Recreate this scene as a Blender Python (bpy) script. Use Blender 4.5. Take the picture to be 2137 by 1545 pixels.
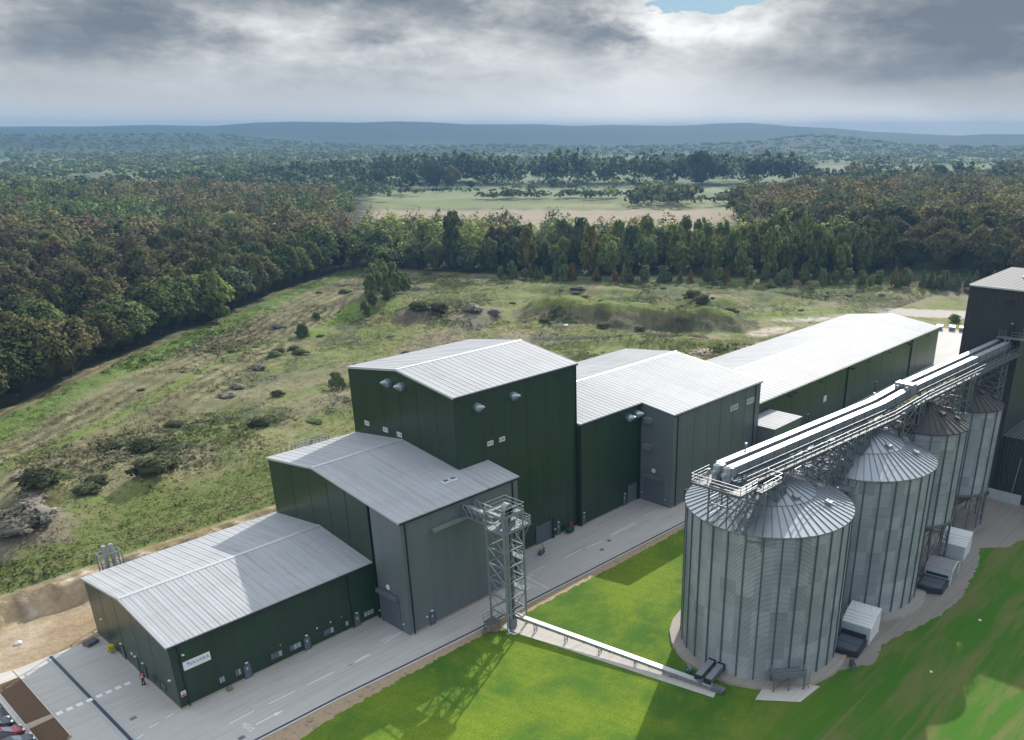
import bpy, bmesh, math, random
import numpy as np
from mathutils import Vector, Matrix
for o in list(bpy.data.objects): bpy.data.objects.remove(o)
SC = bpy.context.scene
COL = SC.collection
# ------------------------------------------------------------------ camera
cam = bpy.data.cameras.new('camera'); camo = bpy.data.objects.new('camera', cam); COL.objects.link(camo)
_R = Vector((0.65495858, -0.75566451, 0.00064217)); _U = Vector((0.29637184, 0.25765648, 0.91966128)); _F = Vector((0.69512085, 0.60214972, -0.39271200))
CAM = Vector((-27.5853, -86.2224, 59.3706))
camo.matrix_world = Matrix(((_R.x, _U.x, -_F.x, CAM.x), (_R.y, _U.y, -_F.y, CAM.y), (_R.z, _U.z, -_F.z, CAM.z), (0, 0, 0, 1)))
cam.sensor_fit = 'HORIZONTAL'; cam.sensor_width = 36.0; cam.lens = 1762.64 / 2137 * 36.0
cam.shift_x = -190.816 / 2137; cam.shift_y = 256.58 / 2137
cam.clip_start = 0.5; cam.clip_end = 40000
SC.camera = camo
# ------------------------------------------------------------------ sun, exposure
SUN = Vector((0.782, 0.350, 0.516)).normalized()
EL = math.asin(SUN.z); AZ = math.atan2(SUN.x, SUN.y)
sl = bpy.data.lights.new('sun', 'SUN'); sl.energy = 3.4; sl.angle = math.radians(0.5); sl.color = (1.0, 0.94, 0.85)
so = bpy.data.objects.new('sun', sl); COL.objects.link(so); so.location = (60, 30, 200); so.rotation_euler = SUN.to_track_quat('Z', 'Y').to_euler()
SC.view_settings.view_transform = 'Standard'; SC.view_settings.look = 'None'; SC.view_settings.gamma = 1.0
SC.view_settings.exposure = 0.78; SC.view_settings.use_curve_mapping = False
SC.cycles.max_bounces = 6; SC.cycles.diffuse_bounces = 3; SC.cycles.glossy_bounces = 3; SC.cycles.transmission_bounces = 3
SC.cycles.transparent_max_bounces = 6; SC.cycles.volume_bounces = 0; SC.cycles.caustics_reflective = False; SC.cycles.caustics_refractive = False
HAZE_D = 0.00021
# ------------------------------------------------------------------ node helpers
class NT:
    def __init__(s, nt): s.nt = nt; s.n = nt.nodes; s.l = nt.links
    def new(s, t, **k):
        n = s.n.new(t)
        for a, v in k.items(): setattr(n, a, v)
        return n
    def put(s, inp, v):
        if isinstance(v, (int, float)): inp.default_value = v
        elif isinstance(v, (tuple, list)): inp.default_value = tuple(v) + ((1.0,) if len(v) == 3 and len(inp.default_value) == 4 else ())
        else: s.l.new(v, inp)
    def m(s, op, a, b=0.0, c=None, clamp=False):
        n = s.new('ShaderNodeMath', operation=op, use_clamp=clamp)
        s.put(n.inputs[0], a); s.put(n.inputs[1], b)
        if c is not None: s.put(n.inputs[2], c)
        return n.outputs[0]
    def mix(s, f, a, b, mode='MIX'):
        n = s.new('ShaderNodeMix', data_type='RGBA', blend_type=mode)
        s.put(n.inputs['Factor'], f)
        for nm, v in (('A', a), ('B', b)):
            i = [q for q in n.inputs if q.name == nm and q.type == 'RGBA'][0]; s.put(i, v)
        return [q for q in n.outputs if q.type == 'RGBA'][0]
    def noise(s, vec, scale, detail=4, rough=0.55, dist=0.0, out='Fac'):
        n = s.new('ShaderNodeTexNoise'); s.put(n.inputs['Scale'], scale); n.inputs['Detail'].default_value = detail
        n.inputs['Roughness'].default_value = rough; n.inputs['Distortion'].default_value = dist
        if vec is not None: s.l.new(vec, n.inputs['Vector'])
        return n.outputs[out]
    def ramp(s, f, a, b):
        n = s.new('ShaderNodeMapRange', interpolation_type='SMOOTHSTEP'); s.put(n.inputs[0], f); n.inputs[1].default_value = a; n.inputs[2].default_value = b
        return n.outputs[0]
    def comb(s, x, y, z):
        n = s.new('ShaderNodeCombineXYZ')
        for i, v in enumerate((x, y, z)): s.put(n.inputs[i], v)
        return n.outputs[0]
    def sep(s, v):
        n = s.new('ShaderNodeSeparateXYZ'); s.l.new(v, n.inputs[0]); return n.outputs
    def scalev(s, v, k):
        n = s.new('ShaderNodeVectorMath', operation='MULTIPLY'); s.l.new(v, n.inputs[0]); n.inputs[1].default_value = k; return n.outputs[0]
# ------------------------------------------------------------------ world: Nishita sky under broken cloud
W = bpy.data.worlds.new('World'); SC.world = W; W.use_nodes = True
g = NT(W.node_tree); g.n.clear()
sky = g.new('ShaderNodeTexSky', sky_type='NISHITA'); sky.sun_disc = False; sky.sun_elevation = EL; sky.sun_rotation = AZ
sky.altitude = 60; sky.air_density = 1.1; sky.dust_density = 1.5; sky.ozone_density = 1.0
tc = g.new('ShaderNodeTexCoord'); dx, dy, dz = g.sep(tc.outputs['Generated'])
YW = math.radians(-49.099)
fh = g.m('ADD', g.m('MULTIPLY', dx, -math.sin(YW)), g.m('MULTIPLY', dy, math.cos(YW)))
rh = g.m('ADD', g.m('MULTIPLY', dx, math.cos(YW)), g.m('MULTIPLY', dy, math.sin(YW)))
az = g.m('ARCTAN2', rh, fh)
hl = g.m('SQRT', g.m('ADD', g.m('MULTIPLY', dx, dx), g.m('MULTIPLY', dy, dy)))
ev = g.m('DIVIDE', dz, g.m('MAXIMUM', hl, 0.05))
q = g.comb(g.m('MULTIPLY', az, 7.0), g.m('MULTIPLY', ev, 15.0), 3.7)
n1 = g.noise(q, 1.0, 7, 0.50, 0.0)
n2 = g.noise(g.scalev(q, (2.4, 2.7, 1)), 1.0, 7, 0.60, 0.1)
wa = g.m('MULTIPLY', g.m('SUBTRACT', n2, 0.5), 0.16); wb = g.m('MULTIPLY', g.m('SUBTRACT', n1, 0.5), 0.055)
azw = g.m('ADD', az, wa); evw = g.m('ADD', ev, wb)
def blob(a0, e0, ra, re, p=1.0):
    a = g.m('DIVIDE', g.m('SUBTRACT', azw, a0), ra); e = g.m('DIVIDE', g.m('SUBTRACT', evw, e0), re)
    r = g.m('ADD', g.m('MULTIPLY', a, a), g.m('MULTIPLY', e, e))
    return g.m('MULTIPLY', g.m('EXPONENT', g.m('MULTIPLY', r, -1.0)), p)
def total(lst):
    t = lst[0]
    for x in lst[1:]: t = g.m('ADD', t, x)
    return t
dark = total([blob(-0.46, 0.088, 0.10, 0.018, .95), blob(-0.53, 0.068, 0.10, 0.012, .6), blob(-0.30, 0.122, 0.08, 0.016, 1.0), blob(-0.40, 0.125, 0.06, 0.018, .7),
              blob(-0.255, 0.086, 0.035, 0.010, .6), blob(-0.15, 0.108, 0.035, 0.011, .6), blob(-0.20, 0.122, 0.04, .010, .6), blob(-0.03, 0.103, 0.065, 0.020, 1.0), blob(0.0, 0.085, 0.05, 0.012, .5),
              blob(0.36, 0.085, 0.13, 0.036, 1.15), blob(0.27, 0.062, 0.12, 0.014, .5), blob(0.42, 0.12, 0.09, 0.05, .8), blob(0.10, .075, .035, .014, .35), blob(-0.58, 0.12, 0.08, 0.03, .35)])
bright = total([blob(0.06, 0.075, 0.08, 0.045, .75), blob(0.02, 0.022, 0.22, 0.03, .8), blob(0.13, 0.10, 0.07, 0.022, .7), blob(0.045, 0.107, 0.03, 0.014, .6),
                blob(0.30, 0.016, 0.14, 0.012, .45), blob(-0.18, 0.06, 0.14, 0.022, .35), blob(-0.36, 0.105, 0.05, 0.02, .35)])
hole = g.ramp(g.m('ADD', total([blob(0.088, 0.128, 0.045, 0.017, 1.0), blob(0.15, 0.135, 0.04, 0.012, 0.8)]), g.m('MULTIPLY', g.m('SUBTRACT', n2, 0.5), 0.5)), 0.60, 0.70)
n3 = g.noise(g.scalev(q, (5.6, 6.2, 1)), 1.0, 6, 0.6, 0.4)
det = g.m('ADD', g.m('MULTIPLY', g.m('SUBTRACT', n1, 0.5), 1.6), g.m('ADD', g.m('MULTIPLY', g.m('SUBTRACT', n2, 0.5), .75), g.m('MULTIPLY', g.m('SUBTRACT', n3, 0.5), .48)))
lum = g.m('ADD', g.m('ADD', 0.55, g.m('MULTIPLY', bright, 0.28)), g.m('MULTIPLY', dark, -0.40))
lum = g.m('ADD', lum, g.m('MULTIPLY', g.m('SUBTRACT', 1.0, g.ramp(ev, 0.0, 0.045)), 0.17))
lum = g.m('ADD', lum, g.m('MULTIPLY', det, g.ramp(ev, 0.015, 0.10)), clamp=True)
cn = g.new('ShaderNodeValToRGB'); g.l.new(lum, cn.inputs[0]); el = cn.color_ramp.elements
el[0].position = 0.0; el[0].color = (0.125, 0.148, 0.176, 1); el[1].position = 1.0; el[1].color = (0.69, 0.688, 0.678, 1)
for p_, c_ in ((0.22, (0.185, 0.206, 0.230)), (0.46, (0.310, 0.320, 0.330)), (0.72, (0.47, 0.48, 0.485))):
    e_ = el.new(p_); e_.color = c_ + (1,)
low = cn.outputs[0]
# the sky overhead and behind: brighter broken cloud
pv = g.comb(g.m('DIVIDE', dx, g.m('ADD', g.m('MAXIMUM', dz, 0.0), 0.15)), g.m('DIVIDE', dy, g.m('ADD', g.m('MAXIMUM', dz, 0.0), 0.15)), 1.3)
nc = g.noise(pv, 0.9, 6, 0.55, 0.3)
up = g.mix(g.ramp(nc, 0.40, 0.62), (0.50, 0.57, 0.67), (1.20, 1.22, 1.24))
cl = g.mix(g.ramp(ev, 0.17, 0.42), low, up)
cl10 = g.mix(1.0, cl, (7.6, 7.6, 7.6), 'MULTIPLY')
cov = g.m('MULTIPLY', g.m('SUBTRACT', 1.0, hole), g.mix(g.ramp(ev, 0.17, 0.42), (1, 1, 1), g.mix(g.ramp(nc, 0.34, 0.50), (0.25, 0.25, 0.25), (0.92, 0.92, 0.92))))
holec = g.mix(0.93, sky.outputs[0], (1.05, 2.15, 3.1))
fin = g.mix(cov, g.mix(g.ramp(ev, 0.17, 0.3), holec, sky.outputs[0]), cl10)
bg = g.new('ShaderNodeBackground'); g.l.new(fin, bg.inputs[0]); bg.inputs[1].default_value = 0.12
wo = g.new('ShaderNodeOutputWorld'); g.l.new(bg.outputs[0], wo.inputs[0])
# ------------------------------------------------------------------ materials
MATS = {}
def mat(name, col, rough=0.6, metal=0.0, var=0.12, vscale=0.6, streak=0.0, ribs=None, bump=None, attr=False, spec=0.5, trans=0.0, rand=0.0, vcol2=None, leafn=False):
    """ribs=(axis, period, depth); bump=(scale, distance); attr: base colour comes from the mesh's own 'Col'."""
    if name in MATS: return MATS[name]
    m_ = bpy.data.materials.new(name); m_.use_nodes = True; t = NT(m_.node_tree); b = t.n['Principled BSDF']; MATS[name] = m_
    tcn = t.new('ShaderNodeTexCoord'); P = tcn.outputs['Object']
    if attr:
        a = t.new('ShaderNodeAttribute', attribute_name='Col'); base = a.outputs['Color']
    else: base = None
    c = base if base is not None else tuple(col)
    f = t.noise(P, vscale, 5, 0.6)
    f2 = t.noise(P, vscale * 6.3, 3, 0.6)
    k = t.m('ADD', t.m('MULTIPLY', t.m('SUBTRACT', f, 0.5), var * 2.2), t.m('MULTIPLY', t.m('SUBTRACT', f2, 0.5), var * 1.1))
    if streak:
        sx = t.noise(t.scalev(P, (1.0, 1.0, 0.06)), 1.6, 5, 0.65)
        k = t.m('ADD', k, t.m('MULTIPLY', t.m('SUBTRACT', sx, 0.5), streak * 2))
    if rand:
        oi = t.new('ShaderNodeObjectInfo'); k = t.m('ADD', k, t.m('MULTIPLY', t.m('SUBTRACT', oi.outputs['Random'], 0.5), rand * 2))
    k = t.m('ADD', k, 1.0); kk = t.comb(k, k, k)
    cc = t.mix(1.0, c, kk, 'MULTIPLY')
    if vcol2: cc = t.mix(t.ramp(t.noise(P, vcol2[1], 6, 0.6), vcol2[2], vcol2[3]), cc, vcol2[0])
    t.l.new(cc, b.inputs['Base Color'])
    b.inputs['Roughness'].default_value = rough; b.inputs['Metallic'].default_value = metal; b.inputs['Specular IOR Level'].default_value = spec
    h = None
    if ribs:
        s_ = t.sep(P)['XYZ'.index(ribs[0])]
        w_ = t.m('SINE', t.m('MULTIPLY', s_, 2 * math.pi / ribs[1]))
        bn = t.new('ShaderNodeBump'); bn.inputs['Distance'].default_value = ribs[2]; t.l.new(w_, bn.inputs['Height']); h = bn.outputs[0]
    if bump:
        bn = t.new('ShaderNodeBump'); bn.inputs['Distance'].default_value = bump[1]; t.l.new(t.noise(P, bump[0], 5, 0.65), bn.inputs['Height'])
        if h is not None: t.l.new(h, bn.inputs['Normal'])
        h = bn.outputs[0]
    if h is not None: t.l.new(h, b.inputs['Normal'])
    if leafn:      # leaves shade with the rounded mass of the crown they belong to
        na = t.new('ShaderNodeAttribute', attribute_name='Nrm'); vt = t.new('ShaderNodeVectorTransform', vector_type='NORMAL', convert_from='OBJECT', convert_to='WORLD'); t.l.new(na.outputs['Vector'], vt.inputs[0]); nn = t.new('ShaderNodeVectorMath', operation='NORMALIZE'); t.l.new(vt.outputs[0], nn.inputs[0]); h = nn.outputs[0]; t.l.new(h, b.inputs['Normal'])
    if trans:
        tr = t.new('ShaderNodeBsdfTranslucent'); t.l.new(cc, tr.inputs[0]); leafn and t.l.new(h, tr.inputs['Normal']); mx = t.new('ShaderNodeMixShader'); mx.inputs[0].default_value = trans
        t.l.new(b.outputs[0], mx.inputs[1]); t.l.new(tr.outputs[0], mx.inputs[2]); t.l.new(mx.outputs[0], t.n['Material Output'].inputs[0])
    return m_
M_ROOF = mat('roof_sheet', (0.37, 0.385, 0.40), 0.60, 0.0, 0.08, 0.25, ribs=('X', 0.5, 0.012), spec=.12)
M_TRIM = mat('roof_trim', (0.50, 0.52, 0.53), 0.45, 0.3, 0.05)
M_GREEN = mat('green_cladding', (0.0135, 0.038, 0.0175), 0.30, 0.0, 0.10, 0.3, streak=0.05, ribs=('X', 0.3, 0.004))
M_GREENX = mat('green_cladding_gable', (0.0135, 0.038, 0.0175), 0.30, 0.0, 0.10, 0.3, streak=0.05, ribs=('Y', 0.3, 0.004))
M_GREY = mat('grey_cladding', (0.122, 0.146, 0.155), 0.38, 0.0, 0.08, 0.3, streak=0.05, ribs=('X', 0.3, 0.004))
M_DARKP = mat('black_pipe', (0.012, 0.013, 0.018), 0.4)
M_SEAM = mat('seam', (0.010, 0.018, 0.013), 0.5)
M_GALV = mat('galvanised_steel', (0.27, 0.30, 0.315), 0.48, 0.45, 0.12, 1.2)
M_GALVD = mat('weathered_steel', (0.17, 0.195, 0.215), 0.5, 0.45, 0.15, 1.2)
M_DOOR = mat('grey_door', (0.10, 0.125, 0.155), 0.45, 0, 0.05)
M_SHUT = mat('roller_shutter', (0.095, 0.115, 0.14), 0.42, 0, 0.05, 0.5, ribs=('Z', 0.16, 0.01))
M_WHITE = mat('white_paint', (0.78, 0.80, 0.80), 0.45, 0, 0.04)
M_SIGNW = mat('sign_white', (0.74, 0.79, 0.82), 0.4, 0, 0.02)
M_INK = mat('sign_ink', (0.10, 0.11, 0.25), 0.5, 0, 0.02)
M_REDS = mat('sign_red', (0.45, 0.05, 0.08), 0.5, 0, 0.02)
M_GLASS = mat('window_glass', (0.10, 0.14, 0.17), 0.08, 0.0, 0.25, 1.5, spec=0.9)
M_FRAME = mat('window_frame', (0.05, 0.06, 0.075), 0.4)
M_BLIND = mat('window_blind', (0.34, 0.38, 0.40), 0.6)
M_BRICK = mat('plinth', (0.34, 0.29, 0.23), 0.9, 0, 0.15, 2)
M_DUCT = mat('cowl_metal', (0.36, 0.43, 0.47), 0.3, 0.6, 0.1, 1)
def tiles(m_, amt, sx=None, sy=None, sz=None, polar=0):
    """each sheet of cladding a touch lighter or duller than the next"""
    t = NT(m_.node_tree); b = t.n['Principled BSDF']; src = b.inputs['Base Color'].links[0].from_socket; x, y, z = t.sep(t.new('ShaderNodeTexCoord').outputs['Object'])
    fl = lambda v, s: t.m('FLOOR', t.m('DIVIDE', v, s)) if s else 0.0
    a = t.m('FLOOR', t.m('MULTIPLY', t.m('ADD', t.m('ARCTAN2', y, x), 0.0), polar / (2 * math.pi))) if polar else fl(x, sx)
    w = t.new('ShaderNodeTexWhiteNoise', noise_dimensions='3D'); t.l.new(t.comb(a, fl(y, sy), fl(z, sz)), w.inputs[0])
    k = t.m('ADD', 1.0, t.m('MULTIPLY', t.m('SUBTRACT', w.outputs['Value'], 0.5), amt * 2)); t.l.new(t.mix(1.0, src, t.comb(k, k, k), 'MULTIPLY'), b.inputs['Base Color'])
def soil(m_, k, sc, lo=.48, hi=.75, tint=(.72, .70, .66)):
    """rain streaks and grime running with the fall of the sheet"""
    t = NT(m_.node_tree); b = t.n['Principled BSDF']; src = b.inputs['Base Color'].links[0].from_socket; P = t.new('ShaderNodeTexCoord').outputs['Object']
    f = t.m('MULTIPLY', t.ramp(t.noise(t.scalev(P, sc), 1.0, 6, .65), lo, hi), k); t.l.new(t.mix(f, src, t.mix(1.0, src, tint, 'MULTIPLY')), b.inputs['Base Color'])
soil(M_ROOF, .55, (1.4, .07, .07)); soil(M_GREEN, .5, (1.1, 1.1, .07), tint=(1.5, 1.4, 1.35)); soil(M_GREY, .4, (1.1, 1.1, .06), tint=(.75, .76, .76)); soil(M_ROOF, .35, (.12, .3, .3), .5, .62, (.85, .85, .83))
tiles(M_ROOF, .05, 1.0); tiles(M_GREEN, .10, 1.0, None, 6.5); tiles(M_GREENX, .10, None, 1.0, 6.5); tiles(M_GREY, .05, 1.0, 1.0)
# ------------------------------------------------------------------ mesh builder and object tree
class MB:
    def __init__(s): s.v = []; s.f = []
    def add(s, vs, fs):
        k = len(s.v); s.v += [tuple(p) for p in vs]; s.f += [tuple(i + k for i in f) for f in fs]; return s
    def box(s, x0, x1, y0, y1, z0, z1):
        return s.add([(x, y, z) for z in (z0, z1) for x, y in ((x0, y0), (x1, y0), (x1, y1), (x0, y1))],
                     [(3, 2, 1, 0), (4, 5, 6, 7), (0, 1, 5, 4), (1, 2, 6, 5), (2, 3, 7, 6), (3, 0, 4, 7)])
    def bar(s, p, q, w, h=None, up=(0, 0, 1)):
        h = w if h is None else h; p = Vector(p); q = Vector(q); d = (q - p).normalized(); up = Vector(up)
        if abs(d.dot(up)) > 0.98: up = Vector((1, 0, 0))
        a = d.cross(up).normalized() * (w / 2); b = a.cross(d).normalized() * (h / 2)
        r = [p - a - b, p + a - b, p + a + b, p - a + b, q - a - b, q + a - b, q + a + b, q - a + b]
        return s.add(r, [(3, 2, 1, 0), (4, 5, 6, 7), (0, 1, 5, 4), (1, 2, 6, 5), (2, 3, 7, 6), (3, 0, 4, 7)])
    def tube(s, p, q, r0, r1=None, n=10, caps=True):
        r1 = r0 if r1 is None else r1; p = Vector(p); q = Vector(q); d = (q - p).normalized()
        u = Vector((0, 0, 1)) if abs(d.z) < 0.95 else Vector((1, 0, 0)); a = d.cross(u).normalized(); b = d.cross(a).normalized()
        vs = []
        for c, r in ((p, r0), (q, r1)):
            for i in range(n):
                t = 2 * math.pi * i / n; vs.append(c + a * math.cos(t) * r + b * math.sin(t) * r)
        fs = [(i, (i + 1) % n, n + (i + 1) % n, n + i) for i in range(n)]
        if caps: fs += [tuple(range(n - 1, -1, -1)), tuple(range(n, 2 * n))]
        return s.add(vs, fs)
    def lathe(s, c, prof, n=32, a0=0.0, a1=2 * math.pi):
        full = abs(a1 - a0 - 2 * math.pi) < 1e-6; m = n if full else n + 1; vs = []
        for r, z in prof:
            for i in range(m):
                t = a0 + (a1 - a0) * i / n; vs.append((c[0] + r * math.cos(t), c[1] + r * math.sin(t), c[2] + z))
        fs = []
        for j in range(len(prof) - 1):
            for i in range(n):
                i2 = (i + 1) % m; fs.append((j * m + i, j * m + i2, (j + 1) * m + i2, (j + 1) * m + i))
        return s.add(vs, fs)
    def prism(s, pts, axis, a, b):
        """polygon of 2-D points extruded along axis from a to b"""
        mk = {'x': lambda p, t: (t, p[0], p[1]), 'y': lambda p, t: (p[0], t, p[1]), 'z': lambda p, t: (p[0], p[1], t)}[axis]
        n = len(pts); vs = [mk(p, a) for p in pts] + [mk(p, b) for p in pts]
        return s.add(vs, [tuple(range(n - 1, -1, -1)), tuple(range(n, 2 * n))] + [(i, (i + 1) % n, n + (i + 1) % n, n + i) for i in range(n)])
    def rail(s, pts, h=0.95, r=0.028, step=1.1, rails=(1.0, 0.52), toe=0.0, closed=False):
        pts = [Vector(p) for p in pts]
        if closed: pts.append(pts[0])
        for a, b in zip(pts, pts[1:]):
            L = (b - a).length; n = max(1, round(L / step))
            for i in range(n + 1):
                p = a.lerp(b, i / n); s.bar(p, p + Vector((0, 0, h)), r * 1.7)
            for k in rails: s.bar(a + Vector((0, 0, h * k)), b + Vector((0, 0, h * k)), r * 2)
            if toe: s.bar(a + Vector((0, 0, toe / 2)), b + Vector((0, 0, toe / 2)), 0.02, toe)
        return s
    def build(s, name, m_, parent=None, smooth=False, origin=None):
        me = bpy.data.meshes.new(name); off = Vector((0, 0, 0))
        if parent is not None: off = Vector(parent.get('_o', (0, 0, 0)))
        elif origin is not None: off = Vector(origin)
        me.from_pydata([tuple(Vector(p) - off) for p in s.v], [], s.f)
        b = bmesh.new(); b.from_mesh(me); bmesh.ops.recalc_face_normals(b, faces=b.faces); b.to_mesh(me); b.free()
        if smooth:
            me.polygons.foreach_set('use_smooth', [True] * len(me.polygons))
            try: me.set_sharp_from_angle(angle=math.radians(38))
            except Exception: pass
        me.materials.append(m_)
        o = bpy.data.objects.new(name, me); COL.objects.link(o)
        if parent is not None: o.parent = parent; o['_o'] = tuple(off)
        else: o.location = off
        return o
def tag(o, label=None, cat=None, group=None, kind=None):
    if label: o['label'] = label
    if cat: o['category'] = cat
    if group: o['group'] = group
    if kind: o['kind'] = kind
    return o
def thing(name, label, cat, loc=(0, 0, 0), group=None, rz=0.0, local=False):
    o = bpy.data.objects.new(name, None); COL.objects.link(o); o.location = loc; o.empty_display_size = 0.5
    o['_o'] = (0, 0, 0) if (rz or local) else tuple(loc); o.rotation_euler = (0, 0, rz); return tag(o, label, cat, group)
def copy_tree(o, parent=None):
    c = o.copy(); COL.objects.link(c)
    if parent is not None: c.parent = parent
    for ch in KIDS.get(o.name, None) or list(o.children): copy_tree(ch, c)
    return c
KIDS = {}
def struct(mb, name, m_, parent=None, **k):
    o = mb.build(name, m_, parent, **k)
    if parent is None: o['kind'] = 'structure'
    return o
def mesh_np(name, v, quads, m_, col=None, smooth=False, nrm=None):
    me = bpy.data.meshes.new(name); v = np.asarray(v, np.float32); quads = np.asarray(quads, np.int32); k = quads.shape[1]
    me.vertices.add(len(v)); me.vertices.foreach_set('co', v.ravel()); me.loops.add(quads.size); me.loops.foreach_set('vertex_index', quads.ravel())
    me.polygons.add(len(quads)); me.polygons.foreach_set('loop_start', np.arange(0, quads.size, k, dtype=np.int32))
    if col is not None:
        ca = me.attributes.new('Col', 'FLOAT_COLOR', 'POINT'); c4 = np.ones((len(v), 4), np.float32); c4[:, :3] = col; ca.data.foreach_set('color', c4.ravel())
    if nrm is not None: na = me.attributes.new('Nrm', 'FLOAT_VECTOR', 'POINT'); na.data.foreach_set('vector', np.ascontiguousarray(nrm, np.float32).ravel())
    if smooth: me.polygons.foreach_set('use_smooth', np.ones(len(quads), bool))
    me.update(calc_edges=True); me.materials.append(m_)
    return me
def link(me, name, parent=None, loc=(0, 0, 0)):
    o = bpy.data.objects.new(name, me); COL.objects.link(o); o.location = loc
    if parent is not None: o.parent = parent
    return o
def text_mb(mb, body, size, to3d, depth=0.0, align='CENTER', sx=1.0):
    """lettering as real faces; to3d maps (u, v) of the letter plane to a point"""
    cu = bpy.data.curves.new('lettering', 'FONT'); cu.body = body; cu.size = size; cu.align_x = align; cu.align_y = 'CENTER'; cu.resolution_u = 3; cu.fill_mode = 'FRONT' if depth == 0 else 'BOTH'
    to = bpy.data.objects.new('lettering', cu); COL.objects.link(to); dg = bpy.context.evaluated_depsgraph_get(); dg.update()
    me = bpy.data.meshes.new_from_object(to.evaluated_get(dg)); mb.add([to3d(p.co.x * sx, p.co.y) for p in me.vertices], [tuple(p.vertices) for p in me.polygons])
    bpy.data.objects.remove(to); bpy.data.meshes.remove(me); bpy.data.curves.remove(cu)
# ------------------------------------------------------------------ value noise in numpy
def vnoise(x, y, seed=0):
    xi = np.floor(x).astype(np.int64); yi = np.floor(y).astype(np.int64); fx = x - xi; fy = y - yi
    fx = fx * fx * (3 - 2 * fx); fy = fy * fy * (3 - 2 * fy)
    def hsh(i, j):
        n = (i * 374761393 + j * 668265263 + seed * 974711) & 0x7fffffff
        n = ((n ^ (n >> 13)) * 1274126177) & 0x7fffffff
        return ((n ^ (n >> 16)) & 0xffff) / 65535.0
    return (hsh(xi, yi) * (1 - fx) + hsh(xi + 1, yi) * fx) * (1 - fy) + (hsh(xi, yi + 1) * (1 - fx) + hsh(xi + 1, yi + 1) * fx) * fy
def fbm(x, y, seed=0, o=4):
    t = 0; a = 0.5; n = 0
    for k in range(o):
        t = t + a * vnoise(x * 2 ** k + 17 * k, y * 2 ** k - 9 * k, seed + k); n += a; a *= 0.55
    return t / n
def sst(x, a, b):
    t = np.clip((x - a) / (b - a), 0, 1); return t * t * (3 - 2 * t)
def seg_dist(x, y, pts):
    """distance to a polyline and the signed side (+ = left of travel)"""
    best = np.full(np.shape(x), 1e9); side = np.zeros(np.shape(x))
    for (x0, y0), (x1, y1) in zip(pts, pts[1:]):
        dx_, dy_ = x1 - x0, y1 - y0; L2 = dx_ * dx_ + dy_ * dy_
        t = np.clip(((x - x0) * dx_ + (y - y0) * dy_) / L2, 0, 1)
        d = np.hypot(x - x0 - t * dx_, y - y0 - t * dy_); c = dx_ * (y - y0) - dy_ * (x - x0)
        m_ = d < best; best = np.where(m_, d, best); side = np.where(m_, np.sign(c), side)
    return best, side
FEDGE = [(-60, 66), (-20, 96), (19.4, 127.6), (30, 137.9), (41.5, 147.3), (56.7, 160), (72.4, 172.9), (93.6, 190.6), (117.2, 211), (139.8, 228.3), (164.5, 245.3), (187.3, 259.1), (205, 265), (262, 345), (300, 400), (356, 477), (440, 600)]
MIDF = [(187, 268), (202, 243.9), (211.7, 222), (222.8, 202.9), (232, 182), (250, 156), (272, 128), (292, 98), (312, 70), (330, 44), (345, 10), (360, -30)]
TRACK = [(-20, 66), (8.6, 89.8), (24.1, 100.2), (43.5, 113.2), (66.8, 131.9), (87.8, 149.1), (103.6, 155.4), (125, 160), (152, 163), (178, 150)]
MPATH = [(184, 121), (190, 104), (195, 88), (202, 74), (208, 65)]
MOUNDS = [  # x, y, rx, ry, rotation, height, sharp
    (151, 149, 12, 9, 0.4, 3.2), (161, 134, 14, 9, .2, 2.6), (233, 86, 13, 9, 0.3, 3.6), (152, 178, 20, 13, 0.9, 4.0), (222, 143, 34, 7, -1.1, 2.0), (252, 98, 30, 8, -1.15, 2.2),
    (1, 55, 10, 9, 0, 2.6), (24, 64, 6, 4, .5, 1.6), (9, 73, 5, 4, 0, 1.5), (95, 108, 20, 5, .2, 1.5), (170, 66, 26, 5, -1.0, 1.8), (130, 95, 22, 5, .3, 1.4)]
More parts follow.
